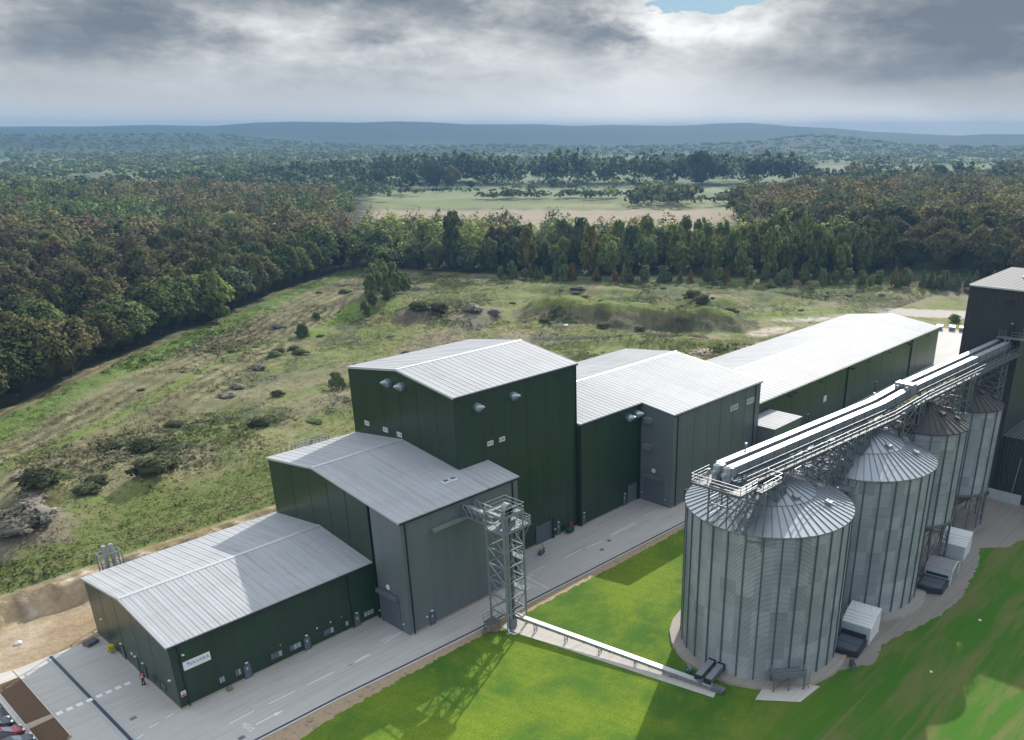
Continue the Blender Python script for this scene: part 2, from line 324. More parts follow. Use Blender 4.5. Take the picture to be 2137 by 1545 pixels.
def height(x, y):
    x = np.asarray(x, float); y = np.asarray(y, float)
    r = np.hypot(x + 27, y + 86)
    bank = sst(y + 1.2 * (vnoise(x * .35, y * 0, 5) - .5) * 2, 33.8, 36.2) * 2.8 * (1 - sst(x, 62, 112))
    bank = bank + sst(y, 33.4, 34.4) * (1 - sst(y, 36.4, 37.6)) * (1 - sst(x, 60, 100)) * ((fbm(x * .9, y * .9, 95, 4) - .5) * 2.2 + (fbm(x * 2.2, y * .3, 96, 2) - .5) * .8)
    back = sst(y, 26, 60) * sst(x, 60, 112) * 1.4
    h = bank + back
    fld = sst(y, 34, 60)
    h = h + fld * (fbm(x * .05, y * .05, 3) - .5) * 2.2 + fld * (fbm(x * .22, y * .22, 8) - .5) * 1.3
    for mx, my, rx, ry, ro, hh in MOUNDS:
        c, s_ = math.cos(ro), math.sin(ro); u = ((x - mx) * c + (y - my) * s_) / rx; v = (-(x - mx) * s_ + (y - my) * c) / ry
        d = u * u + v * v; h = np.maximum(h, np.where(d < 4, h + hh * np.exp(-d ** 1.6 * 1.1), h)) if hh < 3 else h + hh * np.exp(-d ** 2.2 * 0.9)
    md, _ = seg_dist(x, y, MPATH); h = h + 4.6 * (1 - sst(md + (fbm(x * .11, y * .11, 91, 4) - .5) * 11, 3.0, 12)) * (.45 + 1.0 * fbm(x * .075, y * .075, 92, 3))
    near = sst(r, 120, 260)
    # rise inside the woods, then the wide plain, then the wooded ridges on the skyline
    d, sd = seg_dist(x, y, FEDGE); lf = np.where(sd > 0, sst(d, 8, 260), 0); h = h + lf * 5 + np.where(sd > 0, sst(d, 120, 420), 0) * 6 * (1 - sst(r, 700, 950))
    rw = sst(x - 0.35 * y, 250, 420) * sst(x, 300, 420) * (1 - sst(y, 240, 340)); h = h + rw * 8
    ha = np.arctan2((x + 27) * math.cos(YW) + (y + 86) * math.sin(YW), -(x + 27) * math.sin(YW) + (y + 86) * math.cos(YW))
    plain = sst(r, 900, 2600) * (fbm(x * .0012, y * .0012, 11) - .3) * 9
    r1 = sst(r, 2500, 3200) * (1 - sst(r, 3500, 4200)) * (4 + 33 * np.exp(-((ha - .23) / .075) ** 2) + 30 * sst(-ha, .28, .42) + 10 * fbm(ha * 9 + 3, r * .0003, 21))
    r2 = sst(r, 3500, 4700) * (84 + 95 * (fbm(ha * 7 + 9, r * .0003, 33, 3) - .5) + 6 * sst(-ha, -.1, .4) - 30 * sst(ha, .12, .42))
    return h + (plain + np.maximum(r1, 0) + r2) * near
# ------------------------------------------------------------------ ground: one sheet from the yard to the skyline
def spaced(a, b, st, lim, g_=1.09):
    xs = list(np.arange(a, b + st / 2, st)); s_ = st
    while xs[-1] < lim: s_ *= g_; xs.append(xs[-1] + s_)
    s_ = st
    while xs[0] > -lim: s_ *= g_; xs.insert(0, xs[0] - s_)
    return np.array(xs)
GX = spaced(-70, 330, 1.1, 5300); GY = spaced(24, 275, 1.1, 5300); GY = np.sort(np.concatenate([GY, np.arange(33.2, 38.6, .4) + .05]))
gx, gy = np.meshgrid(GX, GY, indexing='ij'); gz = height(gx, gy)
site = (gy < 33) & (gy > -140) & (gx > -90) & (gx < 330); gz = np.where(site & (gy < 30), np.minimum(gz, 0) * 0, gz) - np.where(gy < 26, 0.03, 0)
gz = np.where(gy > 26, gz, np.where(np.hypot(gx + 27, gy + 86) < 420, -0.03, gz))
def ground_colour(x, y):
    L = lambda *c: np.array(c, float)
    n1 = fbm(x * .045, y * .045, 41, 5); n2 = fbm(x * .16, y * .16, 42, 4); n3 = fbm(x * .6, y * .6, 43, 3); n4 = fbm(x * .03 + 5, y * .07, 44, 4); n5 = fbm(x*.09, y*.09, 45, 4)
    c = np.empty(x.shape + (3,)); c[:] = L(.150, .165, .052)
    def put(c, w, col): return c * (1 - w[..., None]) + L(*col) * w[..., None]
    c = put(c, sst(n1, .50, .68), (.235, .212, .115))          # dry tan grass
    c = put(c, sst(n2, .52, .66) * .8, (.115, .155, .042))
    c = put(c, sst(n5, .55, .68) * .75, (.075, .095, .045))    # bramble
    c = put(c, sst(n4, .58, .70) * .7, (.20, .172, .115))     # dead weeds
    c = put(c, sst(n3, .56, .74) * .45, (.19, .18, .10))
    d, sd = seg_dist(x, y, FEDGE); out = sd < 0
    tilled = np.where(out, sst(d, 11, 16) * (1 - sst(d, 34, 48)), 0) * (y < 255); c = put(c, tilled * .8, (.165, .150, .080)); c = put(c, tilled * sst(n2, .5, .62) * .6, (.115, .110, .055))
    c = put(c, np.where(out, sst(d + n3 * 3 - 1.5, 1.6, 3.0) * (1 - sst(d + n2 * 5 - 2.5, 9, 13)), 0) * .85, (.105, .165, .035))     # lush headland strip
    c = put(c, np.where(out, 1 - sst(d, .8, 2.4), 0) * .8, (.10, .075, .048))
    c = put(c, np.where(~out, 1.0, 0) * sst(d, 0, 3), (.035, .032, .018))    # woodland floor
    rows = .5 + .5 * np.sin(d * 2 * np.pi / 3.3 + 2.2 * n1); c = put(c, tilled * sst(rows, .55, .9) * .8 * sst(n5, .35, .5), (.235, .21, .125)); c = put(c, tilled * sst(1 - rows, .65, .95) * .7, (.09, .095, .042))
    sw = .5 + .5 * np.sin((y * .9 - x * .42) * 2 * np.pi / 4.2 + 5 * n1); c = put(c, np.where(out, sst(d, 48, 60), 0) * (y < 120) * (x < 90) * sst(sw, .6, .95) * .35 * sst(n4, .42, .55), (.10, .125, .04))
    td, _ = seg_dist(x, y, TRACK); c = put(c, (1 - sst(td + n3 * 2, 1.4, 4.2)) * .75, (.120, .165, .035))
    # green meadow above the cutting, tyre lines in it
    me_ = sst(y, 37, 40) * (1 - sst(y + 14 * (n1 - .5), 54, 66)) * (1 - sst(x, 60, 85)); c = put(c, me_ * .75, (.088, .125, .026)); c = put(c, me_ * sst(n2, .48, .66) * .6, (.145, .135, .055))
    for yy in (41.0, 43.2, 46.5): c = put(c, me_ * (1 - sst(np.abs(y - yy - .9 * np.sin(x * .05)), .3, .9)) * .5, (.16, .15, .07))
    # cutting face and stone track behind the sheds
    cut = sst(y, 33.0, 33.9) * (1 - sst(y, 37.0, 38.6)) * (1 - sst(x, 70, 110)); streak_ = fbm(x * 1.6, y * .12, 47, 3); c = put(c, cut, (.43, .335, .21)); c = put(c, cut * sst(streak_, .45, .60) * .75, (.21, .155, .095)); c = put(c, cut * sst(fbm(x * .9, y * .2, 48), .54, .66) * .8, (.58, .51, .41)); c = put(c, cut * sst(y, 36.0, 36.8) * .6, (.09, .085, .035))  # dark olive band at the bank top: grass edge with its shadow painted in
    trk = (1 - sst(y, 33.2, 34.4)) * (1 - sst(x, 100, 150)); c = put(c, trk, (.31, .235, .150)); c = put(c, trk * sst(n2, .5, .66) * .6, (.42, .36, .275)); c = put(c, trk * sst(fbm(x * .1, y * .5, 49), .5, .65) * .6, (.24, .175, .105)); c = put(c, trk * sst(fbm(x * .05, y * .9, 58), .55, .65) * .5, (.40, .33, .24))
    # lime-green flats, soil heap, rubble by the long shed, sandy verge
    def ell(px, py, rx, ry, ro=0): 
        a, b = math.cos(ro), math.sin(ro); u = ((x - px) * a + (y - py) * b) / rx; v = (-(x - px) * b + (y - py) * a) / ry; return 1 - sst(u * u + v * v + (n3 - .5) * .9, .55, 1.15)
    c = put(c, ell(131, 168, 12, 4.0, .6) * .9, (.13, .21, .03)); c = put(c, ell(113, 155, 9, 3.0, .5) * .8, (.12, .19, .03))
    c = put(c, ell(182, 66, 11, 4, -1.2), (.085, .058, .045)); c = put(c, ell(190, 76, 5, 3, 0), (.07, .045, .036))
    c = put(c, ell(178, 50, 40, 8, -.15) * .7, (.12, .14, .035)); c = put(c, ell(210, 49, 12, 4, -.1), (.43, .38, .30)); c = put(c, ell(245, 44, 26, 5, -.55) * (.5 + .5 * sst(n3, .4, .55)), (.44, .41, .36)); c = put(c, ell(279, 21, 26, 8, -1.0), (.40, .37, .33))
    c = put(c, ell(170, 48, 4, 3), (.36, .30, .22)); c = put(c, ell(200, 40, 30, 5, 0) * sst(n2, .4, .6), (.38, .32, .23))
    c = put(c, ell(236, 60, 40, 9, -.55) * .7, (.13, .17, .035)); c = put(c, ell(215, 74, 16, 9, -.5) * .7, (.07, .10, .032))
    md, _ = seg_dist(x, y, MPATH); md = md + (fbm(x * .11, y * .11, 91, 4) - .5) * 11; lit = (x - 195) * .8 + (y - 90) * .15
    c = put(c, sst(md, 4, 6.5) * (1 - sst(md, 12, 14)) * .75, (.135, .115, .075)); c = put(c, (1 - sst(md, 4, 6.5)) * .85, (.125, .155, .035)); c = put(c, sst(md, 5, 7) * (1 - sst(md, 12, 14)) * sst(n2, .5, .6) * .8, (.055, .065, .032))
    c = put(c, ell(147, 146, 13, 8, .4) * .75, (.11, .085, .07)); c = put(c, ell(158, 130, 14, 8, .4) * .7, (.15, .14, .11)); c = put(c, ell(152, 96, 34, 6, -.7) * .75, (.20, .165, .135)); c = put(c, ell(165, 84, 24, 5, -.9) * .75, (.055, .075, .035))
    c = put(c, ell(0, 55, 10, 9, 0) * .8, (.19, .155, .125)); c = put(c, ell(250, 130, 52, 16, -1.1) * .75, (.075, .095, .036)); c = put(c, ell(205, 208, 30, 12, -1.05) * .6, (.105, .10, .055)); c = put(c, ell(275, 75, 40, 15, -1.1) * .7, (.080, .100, .038))
    # beyond the middle wood: ploughed field, pasture, then wooded plain
    r = np.hypot(x + 27, y + 86); far = sst(r, 430, 470)
    fw = -(x + 27.6) * math.sin(YW) + (y + 86.2) * math.cos(YW); la = (x + 27.6) * math.cos(YW) + (y + 86.2) * math.sin(YW)
    fc = np.empty(c.shape); fc[:] = L(.150, .175, .075); wv = (fbm(la * .012, fw * .02, 57) - .5) * 30
    fc = put(fc, sst(fbm(la * .006, fw * .03, 53), .48, .6) * .7, (.225, .225, .105)); fc = put(fc, sst(fbm(la * .01 + 4, fw * .05, 54), .54, .64) * .75, (.085, .105, .055))
    pl = (1 - sst(fw + wv * .3, 716, 724)) * sst(la, -215 + .12 * (fw - 560), -205 + .12 * (fw - 560)) * (1 - sst(la + wv, 60, 120)); fc = put(fc, pl, (.275, .225, .165)); fc = put(fc, pl * sst(fbm(la * .01, fw * .10, 52), .45, .65) * .45, (.22, .175, .125)); fc = put(fc, np.exp(-((fw - 727) / 5.) ** 2) * sst(la, -215, -200) * .7, (.09, .09, .05)); fc = put(fc, (1 - sst(fw, 600, 640)) * (1 - sst(la, -190, -150)) * .6, (.09, .11, .05))
    c = c * (1 - far[..., None]) + fc * far[..., None]
    la_, fw_ = la, fw
    wd = sst(r, 760, 1000); wc = np.empty(c.shape); wc[:] = L(.125, .155, .075); wc = put(wc, sst(fbm(x * .006, y * .006, 55), .45, .6), (.165, .20, .10)); wc = put(wc, sst(fbm(x * .0016, y * .0016, 56), .54, .62) * .6, (.15, .18, .085)); wc = put(wc, sst(fbm(la_ * .004, fw_ * .02, 59, 4), .46, .6) * .7, (.075, .095, .05)); wc = put(wc, sst(r, 2350, 2900), (.030, .045, .028)); wc = put(wc, sst(r, 2700, 3000) * sst(fbm(la_ * .003, fw_ * .004, 63), .56, .64) * .5, (.07, .085, .045))
    c = c * (1 - wd[..., None]) + wc * wd[..., None]
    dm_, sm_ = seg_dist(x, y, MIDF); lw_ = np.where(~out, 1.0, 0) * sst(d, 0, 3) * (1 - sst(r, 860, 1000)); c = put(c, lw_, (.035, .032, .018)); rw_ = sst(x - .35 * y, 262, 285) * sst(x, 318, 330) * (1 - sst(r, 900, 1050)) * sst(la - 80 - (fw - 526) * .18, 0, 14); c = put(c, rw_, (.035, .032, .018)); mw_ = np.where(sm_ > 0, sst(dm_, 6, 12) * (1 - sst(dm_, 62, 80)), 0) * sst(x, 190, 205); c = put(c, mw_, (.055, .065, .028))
    return np.clip(c, .008, .9)
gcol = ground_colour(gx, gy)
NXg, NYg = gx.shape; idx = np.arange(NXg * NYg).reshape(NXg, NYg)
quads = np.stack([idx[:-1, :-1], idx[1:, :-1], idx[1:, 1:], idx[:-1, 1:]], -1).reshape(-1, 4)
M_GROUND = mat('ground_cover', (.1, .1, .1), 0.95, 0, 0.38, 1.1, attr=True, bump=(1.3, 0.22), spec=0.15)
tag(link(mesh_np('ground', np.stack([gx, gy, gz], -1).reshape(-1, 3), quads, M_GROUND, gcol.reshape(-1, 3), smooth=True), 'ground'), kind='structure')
def zg(x, y): return float(height(np.array([x]), np.array([y]))[0])
# ------------------------------------------------------------------ yard, road, lawn sheets
def sheet(name, pts, z, m_, parent=None, step=None):
    mb = MB(); mb.add([(p[0], p[1], z) for p in pts], [tuple(range(len(pts)))]); o = mb.build(name, m_, parent)
    if parent is None: o['kind'] = 'structure'
    return o
def jag(pts, amp, step, seed):
    rnd = random.Random(seed); out = []
    for (x0, y0), (x1, y1) in zip(pts, pts[1:]):
        L_ = math.hypot(x1 - x0, y1 - y0); n = max(1, int(L_ / step))
        for i in range(n):
            t = i / n; a = rnd.uniform(-amp, amp) if i else 0; nx_, ny_ = -(y1 - y0) / L_, (x1 - x0) / L_
            out.append((x0 + (x1 - x0) * t + nx_ * a, y0 + (y1 - y0) * t + ny_ * a))
    out.append(pts[-1]); return out
def conc_mat(name, col, slab=None):
    m_ = mat(name, col, 0.82, 0, 0.07, 0.35, bump=(9, 0.004), spec=0.3); t = NT(m_.node_tree); b = t.n['Principled BSDF']; src = b.inputs['Base Color'].links[0].from_socket
    P = t.new('ShaderNodeTexCoord').outputs['Object']
    st = t.ramp(t.noise(t.scalev(P, (0.12, 1.0, 1)), 0.9, 6, 0.65), 0.45, 0.75); c = t.mix(t.m('MULTIPLY', st, 0.42), src, (col[0] * .66, col[1] * .64, col[2] * .62))
    sp = t.ramp(t.noise(P, 0.55, 6, 0.7), 0.60, 0.74); c = t.mix(t.m('MULTIPLY', sp, 0.30), c, (col[0] * .55, col[1] * .52, col[2] * .5))
    ty = t.ramp(t.noise(t.scalev(P, (0.02, 2.6, 1)), 1.0, 4, 0.6), 0.52, 0.66); c = t.mix(t.m('MULTIPLY', ty, 0.34), c, (col[0] * .62, col[1] * .61, col[2] * .60))
    if slab:
        x, y, z = t.sep(P)
        for v, per in ((x, slab[0]), (y, slab[1])):
            fr = t.m('ABSOLUTE', t.m('SUBTRACT', t.m('FRACT', t.m('DIVIDE', v, per)), 0.5)); ln = t.m('GREATER_THAN', fr, 0.5 - 0.02 / per); c = t.mix(t.m('MULTIPLY', ln, 0.35), c, (col[0] * .45, col[1] * .45, col[2] * .45))
    t.l.new(c, b.inputs['Base Color']); return m_
M_CONC = conc_mat('yard_concrete', (0.45, 0.435, 0.41), (5.0, 6.1)); M_CONC2 = conc_mat('old_concrete', (0.235, 0.215, 0.19)); tt_ = M_CONC2;  M_CONC3 = conc_mat('pale_concrete', (0.50, 0.475, 0.43))
M_LINE = mat('road_paint', (0.72, 0.73, 0.74), 0.6, 0, 0.12, 3); M_DRAIN = mat('drain_channel', (0.028, 0.028, 0.045), 0.6, 0, 0.1, 2)
M_MULCH = mat('bark_mulch', (0.105, 0.060, 0.030), 0.95, 0, 0.45, 4, bump=(14, 0.05)); M_TARM = mat('tarmac', (0.045, 0.046, 0.052), 0.85, 0, 0.15, 4); M_TAN = mat('tan_paving', (0.36, 0.30, 0.215), 0.85, 0, 0.12, 3)
M_VERGE = mat('verge_soil', (0.36, 0.27, 0.175), 0.95, 0, 0.25, 1.6, bump=(5, 0.06), vcol2=((.25, .20, .12), 1.2, .5, .68)); M_KERB = mat('kerb_stone', (0.48, 0.46, 0.42), 0.8, 0, 0.08, 2)
KL = [(-5.8, -11.1), (2.5, -11.1), (12.5, -11.3), (22, -11.9), (32.7, -12.4), (41.9, -12.4), (56.3, -12.8), (76.5, -13.3), (112, -13.6)]
road = sheet('road', [(-9.7, 22.8), (-9.7, 4.4), (-10.6, 3.2), (-14, 2.6), (-24, 2.6), (-24, -30), (-5.8, -30), (-5.8, -11.25)] + [(x, y - .12) for x, y in KL[1:]] + [(112, -12.0), (256, -12.0), (256, 14), (207.6, 16), (207.6, 22.6), (112, 22), (0, 22.8)], 0.0, M_CONC)
# parked strip to the west: tan paving, mulch beds, kerb, tarmac car park
struct(MB().box(-9.86, -9.70, 4.4, 22.8, -.02, .09).box(-12.5, -12.36, 4.0, 22.0, -.02, .09), 'kerb', M_KERB)
sheet('path', [(-12.36, 23.5), (-40, 23.5), (-40, 20.7), (-9.86, 20.7), (-9.86, 22.8)], 0.004, M_CONC3)
sheet('planting_bed', [(-9.86, 20.6), (-12.3, 20.6), (-12.3, 10.4), (-9.86, 10.2)], 0.02, M_MULCH); sheet('planting_bed', [(-9.86, 9.2), (-12.3, 9.0), (-12.3, 4.2), (-11, 3.9), (-10.3, 4.1), (-9.86, 4.9)], 0.02, M_MULCH)
sheet('path', [(-9.86, 10.15), (-12.36, 10.3), (-12.36, 9.1), (-9.86, 9.25)], 0.012, M_TAN)
sheet('car_park', [(-12.9, 20.6), (-40, 20.6), (-40, 3), (-12.9, 3)], 0.004, M_TARM); sheet('path', [(-12.5, 20.6), (-12.9, 20.6), (-12.9, 3), (-12.5, 3)], 0.006, M_CONC3)
mb = MB()
for k in range(6): mb.box(-18, -13.1, 6.15 + 2.42 * k, 6.25 + 2.42 * k, .006, .010)
mb.build('bay_line', M_LINE, road)
sheet('drain_channel', [(-6.05, 22.7), (-6.05, -11.0), (-5.68, -11.0), (-5.68, 22.7)], 0.006, M_DRAIN); M_EDGE = mat('channel_edge', (0.36, 0.39, 0.39), .8, 0, .05)
mb = MB().box(-6.5, -6.05, -11, 22.7, .0, .004).box(-5.68, -5.25, -11, 22.7, 0, .004); mb.build('channel_edge', M_EDGE, road)
# channel drain and pale kerb along the lawn side
def ribbon(pts, a, b, z): 
    mb = MB()
    for (x0, y0), (x1, y1) in zip(pts, pts[1:]): mb.add([(x0, y0 + a, z), (x1, y1 + a, z), (x1, y1 + b, z), (x0, y0 + b, z)], [(0, 1, 2, 3)])
    return mb
ribbon(KL, .22, -.16, .006).build('drain_channel', M_DRAIN, road)
mb = MB()
for (x0, y0), (x1, y1) in zip(KL, KL[1:]): mb.add([(x0, y0 - .17, -.02), (x1, y1 - .17, -.02), (x1, y1 - .42, -.02), (x0, y0 - .42, -.02), (x0, y0 - .17, .08), (x1, y1 - .17, .08), (x1, y1 - .42, .08), (x0, y0 - .42, .08)], [(4, 5, 6, 7), (0, 1, 5, 4), (2, 3, 7, 6)])
struct(mb, 'kerb', M_KERB)
lo = [(x, y - .42) for x, y in KL]
sheet('verge', lo[1:] + [(112, -16), (76, -15.6), (50, -15.4), (33, -15.2), (16, -15.0), (4, -15.6), (0.5, -30), (-3, -30)] + [(2.0, -13)], 0.0, M_VERGE)
# lawn
M_LAWN = mat('lawn_grass', (0.172, 0.245, 0.018), 0.9, 0, 0.24, 1.4, bump=(6.0, 0.14), spec=0.12)
t = NT(M_LAWN.node_tree); b = t.n['Principled BSDF']; src = b.inputs['Base Color'].links[0].from_socket; P = t.new('ShaderNodeTexCoord').outputs['Object']; px_, py_, pz_ = t.sep(P)
c = t.mix(t.ramp(t.noise(P, 0.060, 7, 0.66, 0.2), .40, .64), src, (.058, .145, .016)); c = t.mix(t.m('MULTIPLY', t.ramp(t.noise(P, 0.32, 6, 0.7), .52, .72), .55), c, (.235, .255, .030))
c = t.mix(t.m('MULTIPLY', t.ramp(t.noise(P, 0.19, 6, 0.72, 1.0), .63, .76), .6), c, (.26, .225, .095))
c = t.mix(t.m('MULTIPLY', t.ramp(t.noise(P, 4.2, 6, 0.8), .44, .66), .70), c, (.045, .10, .010)); mow = t.m('SINE', t.m('ADD', t.m('MULTIPLY', t.m('ADD', px_, t.m('MULTIPLY', py_, .28)), 3.3), t.m('MULTIPLY', t.noise(P, .25, 2), 5.0))); c = t.mix(t.m('MULTIPLY', t.ramp(mow, .2, 1.0), .16), c, (.07, .14, .012))
far = t.ramp(t.m('ADD', t.m('MULTIPLY', py_, -1.0), t.m('MULTIPLY', px_, .02)), 44.0, 58.0); rough_ = t.mix(t.ramp(t.noise(t.scalev(P, (.05, .32, 1)), 1.0, 6, .65, .5), .40, .64), (.052, .150, .012), (.135, .155, .045)); c = t.mix(far, c, rough_)
wl = t.m('MULTIPLY', t.ramp(t.noise(t.scalev(P, (.012, .75, 1)), 1.0, 3, .6), .60, .70), far); c = t.mix(t.m('MULTIPLY', wl, .55), c, (.20, .175, .09)); t.l.new(c, b.inputs['Base Color'])
le = jag([(2.6, -30), (3.4, -17.0), (5.4, -14.6), (12, -13.9), (22, -13.75), (33, -13.9), (35.2, -15.2)], .22, .35, 3) + [(35.5, -16.4), (39.0, -16.2)] + jag([(39.0, -14.2), (47, -14.3), (58, -14.6), (77, -14.8), (112, -15.4)], .18, .4, 4)
sheet('lawn', le + [(330, -15.4), (330, -190), (-60, -190), (-60, -30.5), (2.0, -30.5)], 0.012, M_LAWN)
sheet('path', [(35.0, -14.2), (38.4, -14.0), (38.6, -16.6), (42.9, -43.0), (40.7, -43.7), (35.6, -18.0)], 0.05, M_CONC3)
sheet('hardstanding', jag([(52, -30.6), (47, -33.6), (44.8, -37), (44.2, -40), (44.6, -44.2), (46.2, -47.8), (50.4, -51.3), (55.4, -52.3), (59, -54.6), (63.5, -53.6), (68, -54.6), (76, -56.6), (83, -56.8), (94.5, -55.2), (99, -53.6), (103, -57.0), (110, -58.2), (125, -61)],   .22, .4, 7) + [(125, -30), (100, -31), (60, -29.8)], 0.02, M_CONC2)
sheet('hardstanding', [(43.4, -47.5), (46.4, -51.6), (50.6, -51.9), (49.8, -50.2), (46, -47)], 0.10, M_CONC3)
# painted markings
mk = MB()
def dash(x0, y0, x1, y1, w=.13): 
    d = Vector((x1 - x0, y1 - y0, 0)).normalized(); n = Vector((-d.y, d.x, 0)) * w / 2
    mk.add([(x0 - n.x, y0 - n.y, .008), (x1 - n.x, y1 - n.y, .008), (x1 + n.x, y1 + n.y, .008), (x0 + n.x, y0 + n.y, .008)], [(0, 1, 2, 3)])
for a in ((-3.8, -.5, -2.7, -.4), (-1.9, -.2, -.9, 0), (-5.4, -1.4, -4.6, -1.1), (2.3, -6.4, 5.2, -6.3), (6.8, -6.4, 10.1, -6.45), (11.7, -6.5, 15.1, -6.55), (17.1, -6.8, 20.3, -6.75), (17.1, -6.8, 20.2, -6.45), (22.8, -5.2, 26.0, -5.4), (22.8, -5.9, 25.6, -5.6),
          (47.6, -6.6, 50.9, -6.7), (54.7, -7.2, 58.4, -7.2), (59.5, -7.4, 62.9, -7.7), (65.2, -7.5, 71.5, -7.7), (65.6, -7.3, 71.4, -7.2), (74.4, -6.9, 78, -6.9), (84, -9.4, 90, -9.5), (96, -9.6, 102, -9.7), (46.7, -7.2, 46.4, -11.8), (46.7, -7.2, 48, -7.2), (41.4, -6.7, 44.6, -6.7)): dash(*a)
for i in range(8): x = -9.5 + 1.03 * i; mk.add([(x, 9.3, .010), (x + .62, 9.3, .010), (x + .62, 9.95, .010), (x, 9.95, .010)], [(0, 1, 2, 3)])
for ax, ay in ((4.1, -8.7), (41.8, -9.6)):
    dash(ax, ay, ax + 2.2, ay, .16); mk.add([(ax + 2.2, ay - .28, .008), (ax + 3.4, ay, .008), (ax + 2.2, ay + .28, .008)], [(0, 1, 2)])
text_mb(mk, "HGV'S", .66, lambda u, v: (3.3 + v * 1.45, -8.4 - u * 1.08, .008)); text_mb(mk, "HGV'S", .75, lambda u, v: (45.3 + v * 1.5, -9.4 - u, .008))
mk.build('road_marking', M_LINE, road)
for x, y in ((2.0, -9.6), (63.6, -8.4), (60.5, -9.6), (-4.2, 2.5)): MB().box(x - .35, x + .35, y - .3, y + .3, 0.0, .009).build('manhole_cover', M_GALVD, road)
# ------------------------------------------------------------------ sheds
def slopes(y0, z0, yr, zr, y1):
    """front eave (y0,z0), ridge (yr,zr); the back slope has the same pitch"""
    return z0, zr - (zr - z0) / (yr - y0) * (y1 - yr)
def roof_on(t, x0, x1, y0, z0, yr, zr, y1, z1, rib=1.0, ov=.18, notch=None, name='roof', cap=True):
    """two ribbed slopes with a ridge cap; notch=(xn, yn): the front slope stops at yn for x < xn (or > -xn)"""
    mb = MB(); th = .14
    def strip(xa, xb, ya, za, yb, zb): mb.add([(xa, ya, za + .02), (xb, ya, za + .02), (xb, yb, zb + .02), (xa, yb, zb + .02), (xa, ya, za + th), (xb, ya, za + th), (xb, yb, zb + th), (xa, yb, zb + th)], [(4, 5, 6, 7), (3, 2, 1, 0), (0, 1, 5, 4), (1, 2, 6, 5), (2, 3, 7, 6), (3, 0, 4, 7)])
    s_ = (zr - z0) / (yr - y0); zf = lambda y: zr - s_ * (yr - y)
    segs = [(x0 - ov, x1 + ov, y0 - ov)]
    if notch: segs = [(x0 - ov, notch[0], notch[1]), (notch[0], x1 + ov, y0 - ov)] if notch[2] > 0 else [(x0 - ov, notch[0], y0 - ov), (notch[0], x1 + ov, notch[1])]
    sb = (zr - z1) / (y1 - yr)
    for xa, xb, ya in segs:
        strip(xa, xb, ya, zf(ya), yr, zr)
    strip(x0 - ov, x1 + ov, yr, zr, y1 + ov, z1 - sb * ov)
    n = int((x1 - x0 + 2 * ov) / rib); 
    for i in range(n + 1):
        x = x0 - ov + .04 + i * (x1 - x0 + 2 * ov - .08) / n
        ya = [s for s in segs if s[0] <= x <= s[1]][0][2]
        mb.bar((x, ya, zf(ya) + th + .01), (x, yr - .2, zf(yr - .2) + th + .01), 0.06, .045); mb.bar((x, yr + .2, zr - sb * .2 + th + .01), (x, y1 + ov, z1 - sb * ov + th + .01), .06, .045)
    o = mb.build(name, M_ROOF, t)
    if cap:
        r = MB(); r.add([(x0 - ov, yr - .3, zr - s_ * .3 + th + .05), (x1 + ov, yr - .3, zr - s_ * .3 + th + .05), (x1 + ov, yr, zr + th + .09), (x0 - ov, yr, zr + th + .09), (x1 + ov, yr + .3, zr - sb * .3 + th + .05), (x0 - ov, yr + .3, zr - sb * .3 + th + .05)], [(0, 1, 2, 3), (3, 2, 4, 5)]); r.build('ridge_cap', M_TRIM, o)
    for x in (x0 - ov - .03, x1 + ov + .03):
        ya = (segs[0] if x < x0 else segs[-1])[2]
        v = MB(); v.bar((x, ya, zf(ya) + .02), (x, yr, zr + .02), .06, .30); v.bar((x, yr, zr + .02), (x, y1 + ov, z1 - sb * ov + .02), .06, .30); v.build('verge_trim', M_TRIM, o)
    for xa, xb, ya in segs: MB().box(xa, xb, ya - .14, ya - .01, zf(ya) - .16, zf(ya) + .02).build('gutter', M_DARKP, t)
    return zf
def wall_y(mb, x0, x1, y, z1, z0=-.05): mb.add([(x0, y, z0), (x1, y, z0), (x1, y, z1), (x0, y, z1)], [(0, 1, 2, 3)])
def shell(mb, x0, x1, prof, z0=-.05):
    """closed prism of walls under the roof: prof = [(y, z top), ...] from front to back"""
    p = [(prof[0][0], z0)] + prof + [(prof[-1][0], z0)]; mb.prism(p, 'x', x0, x1)
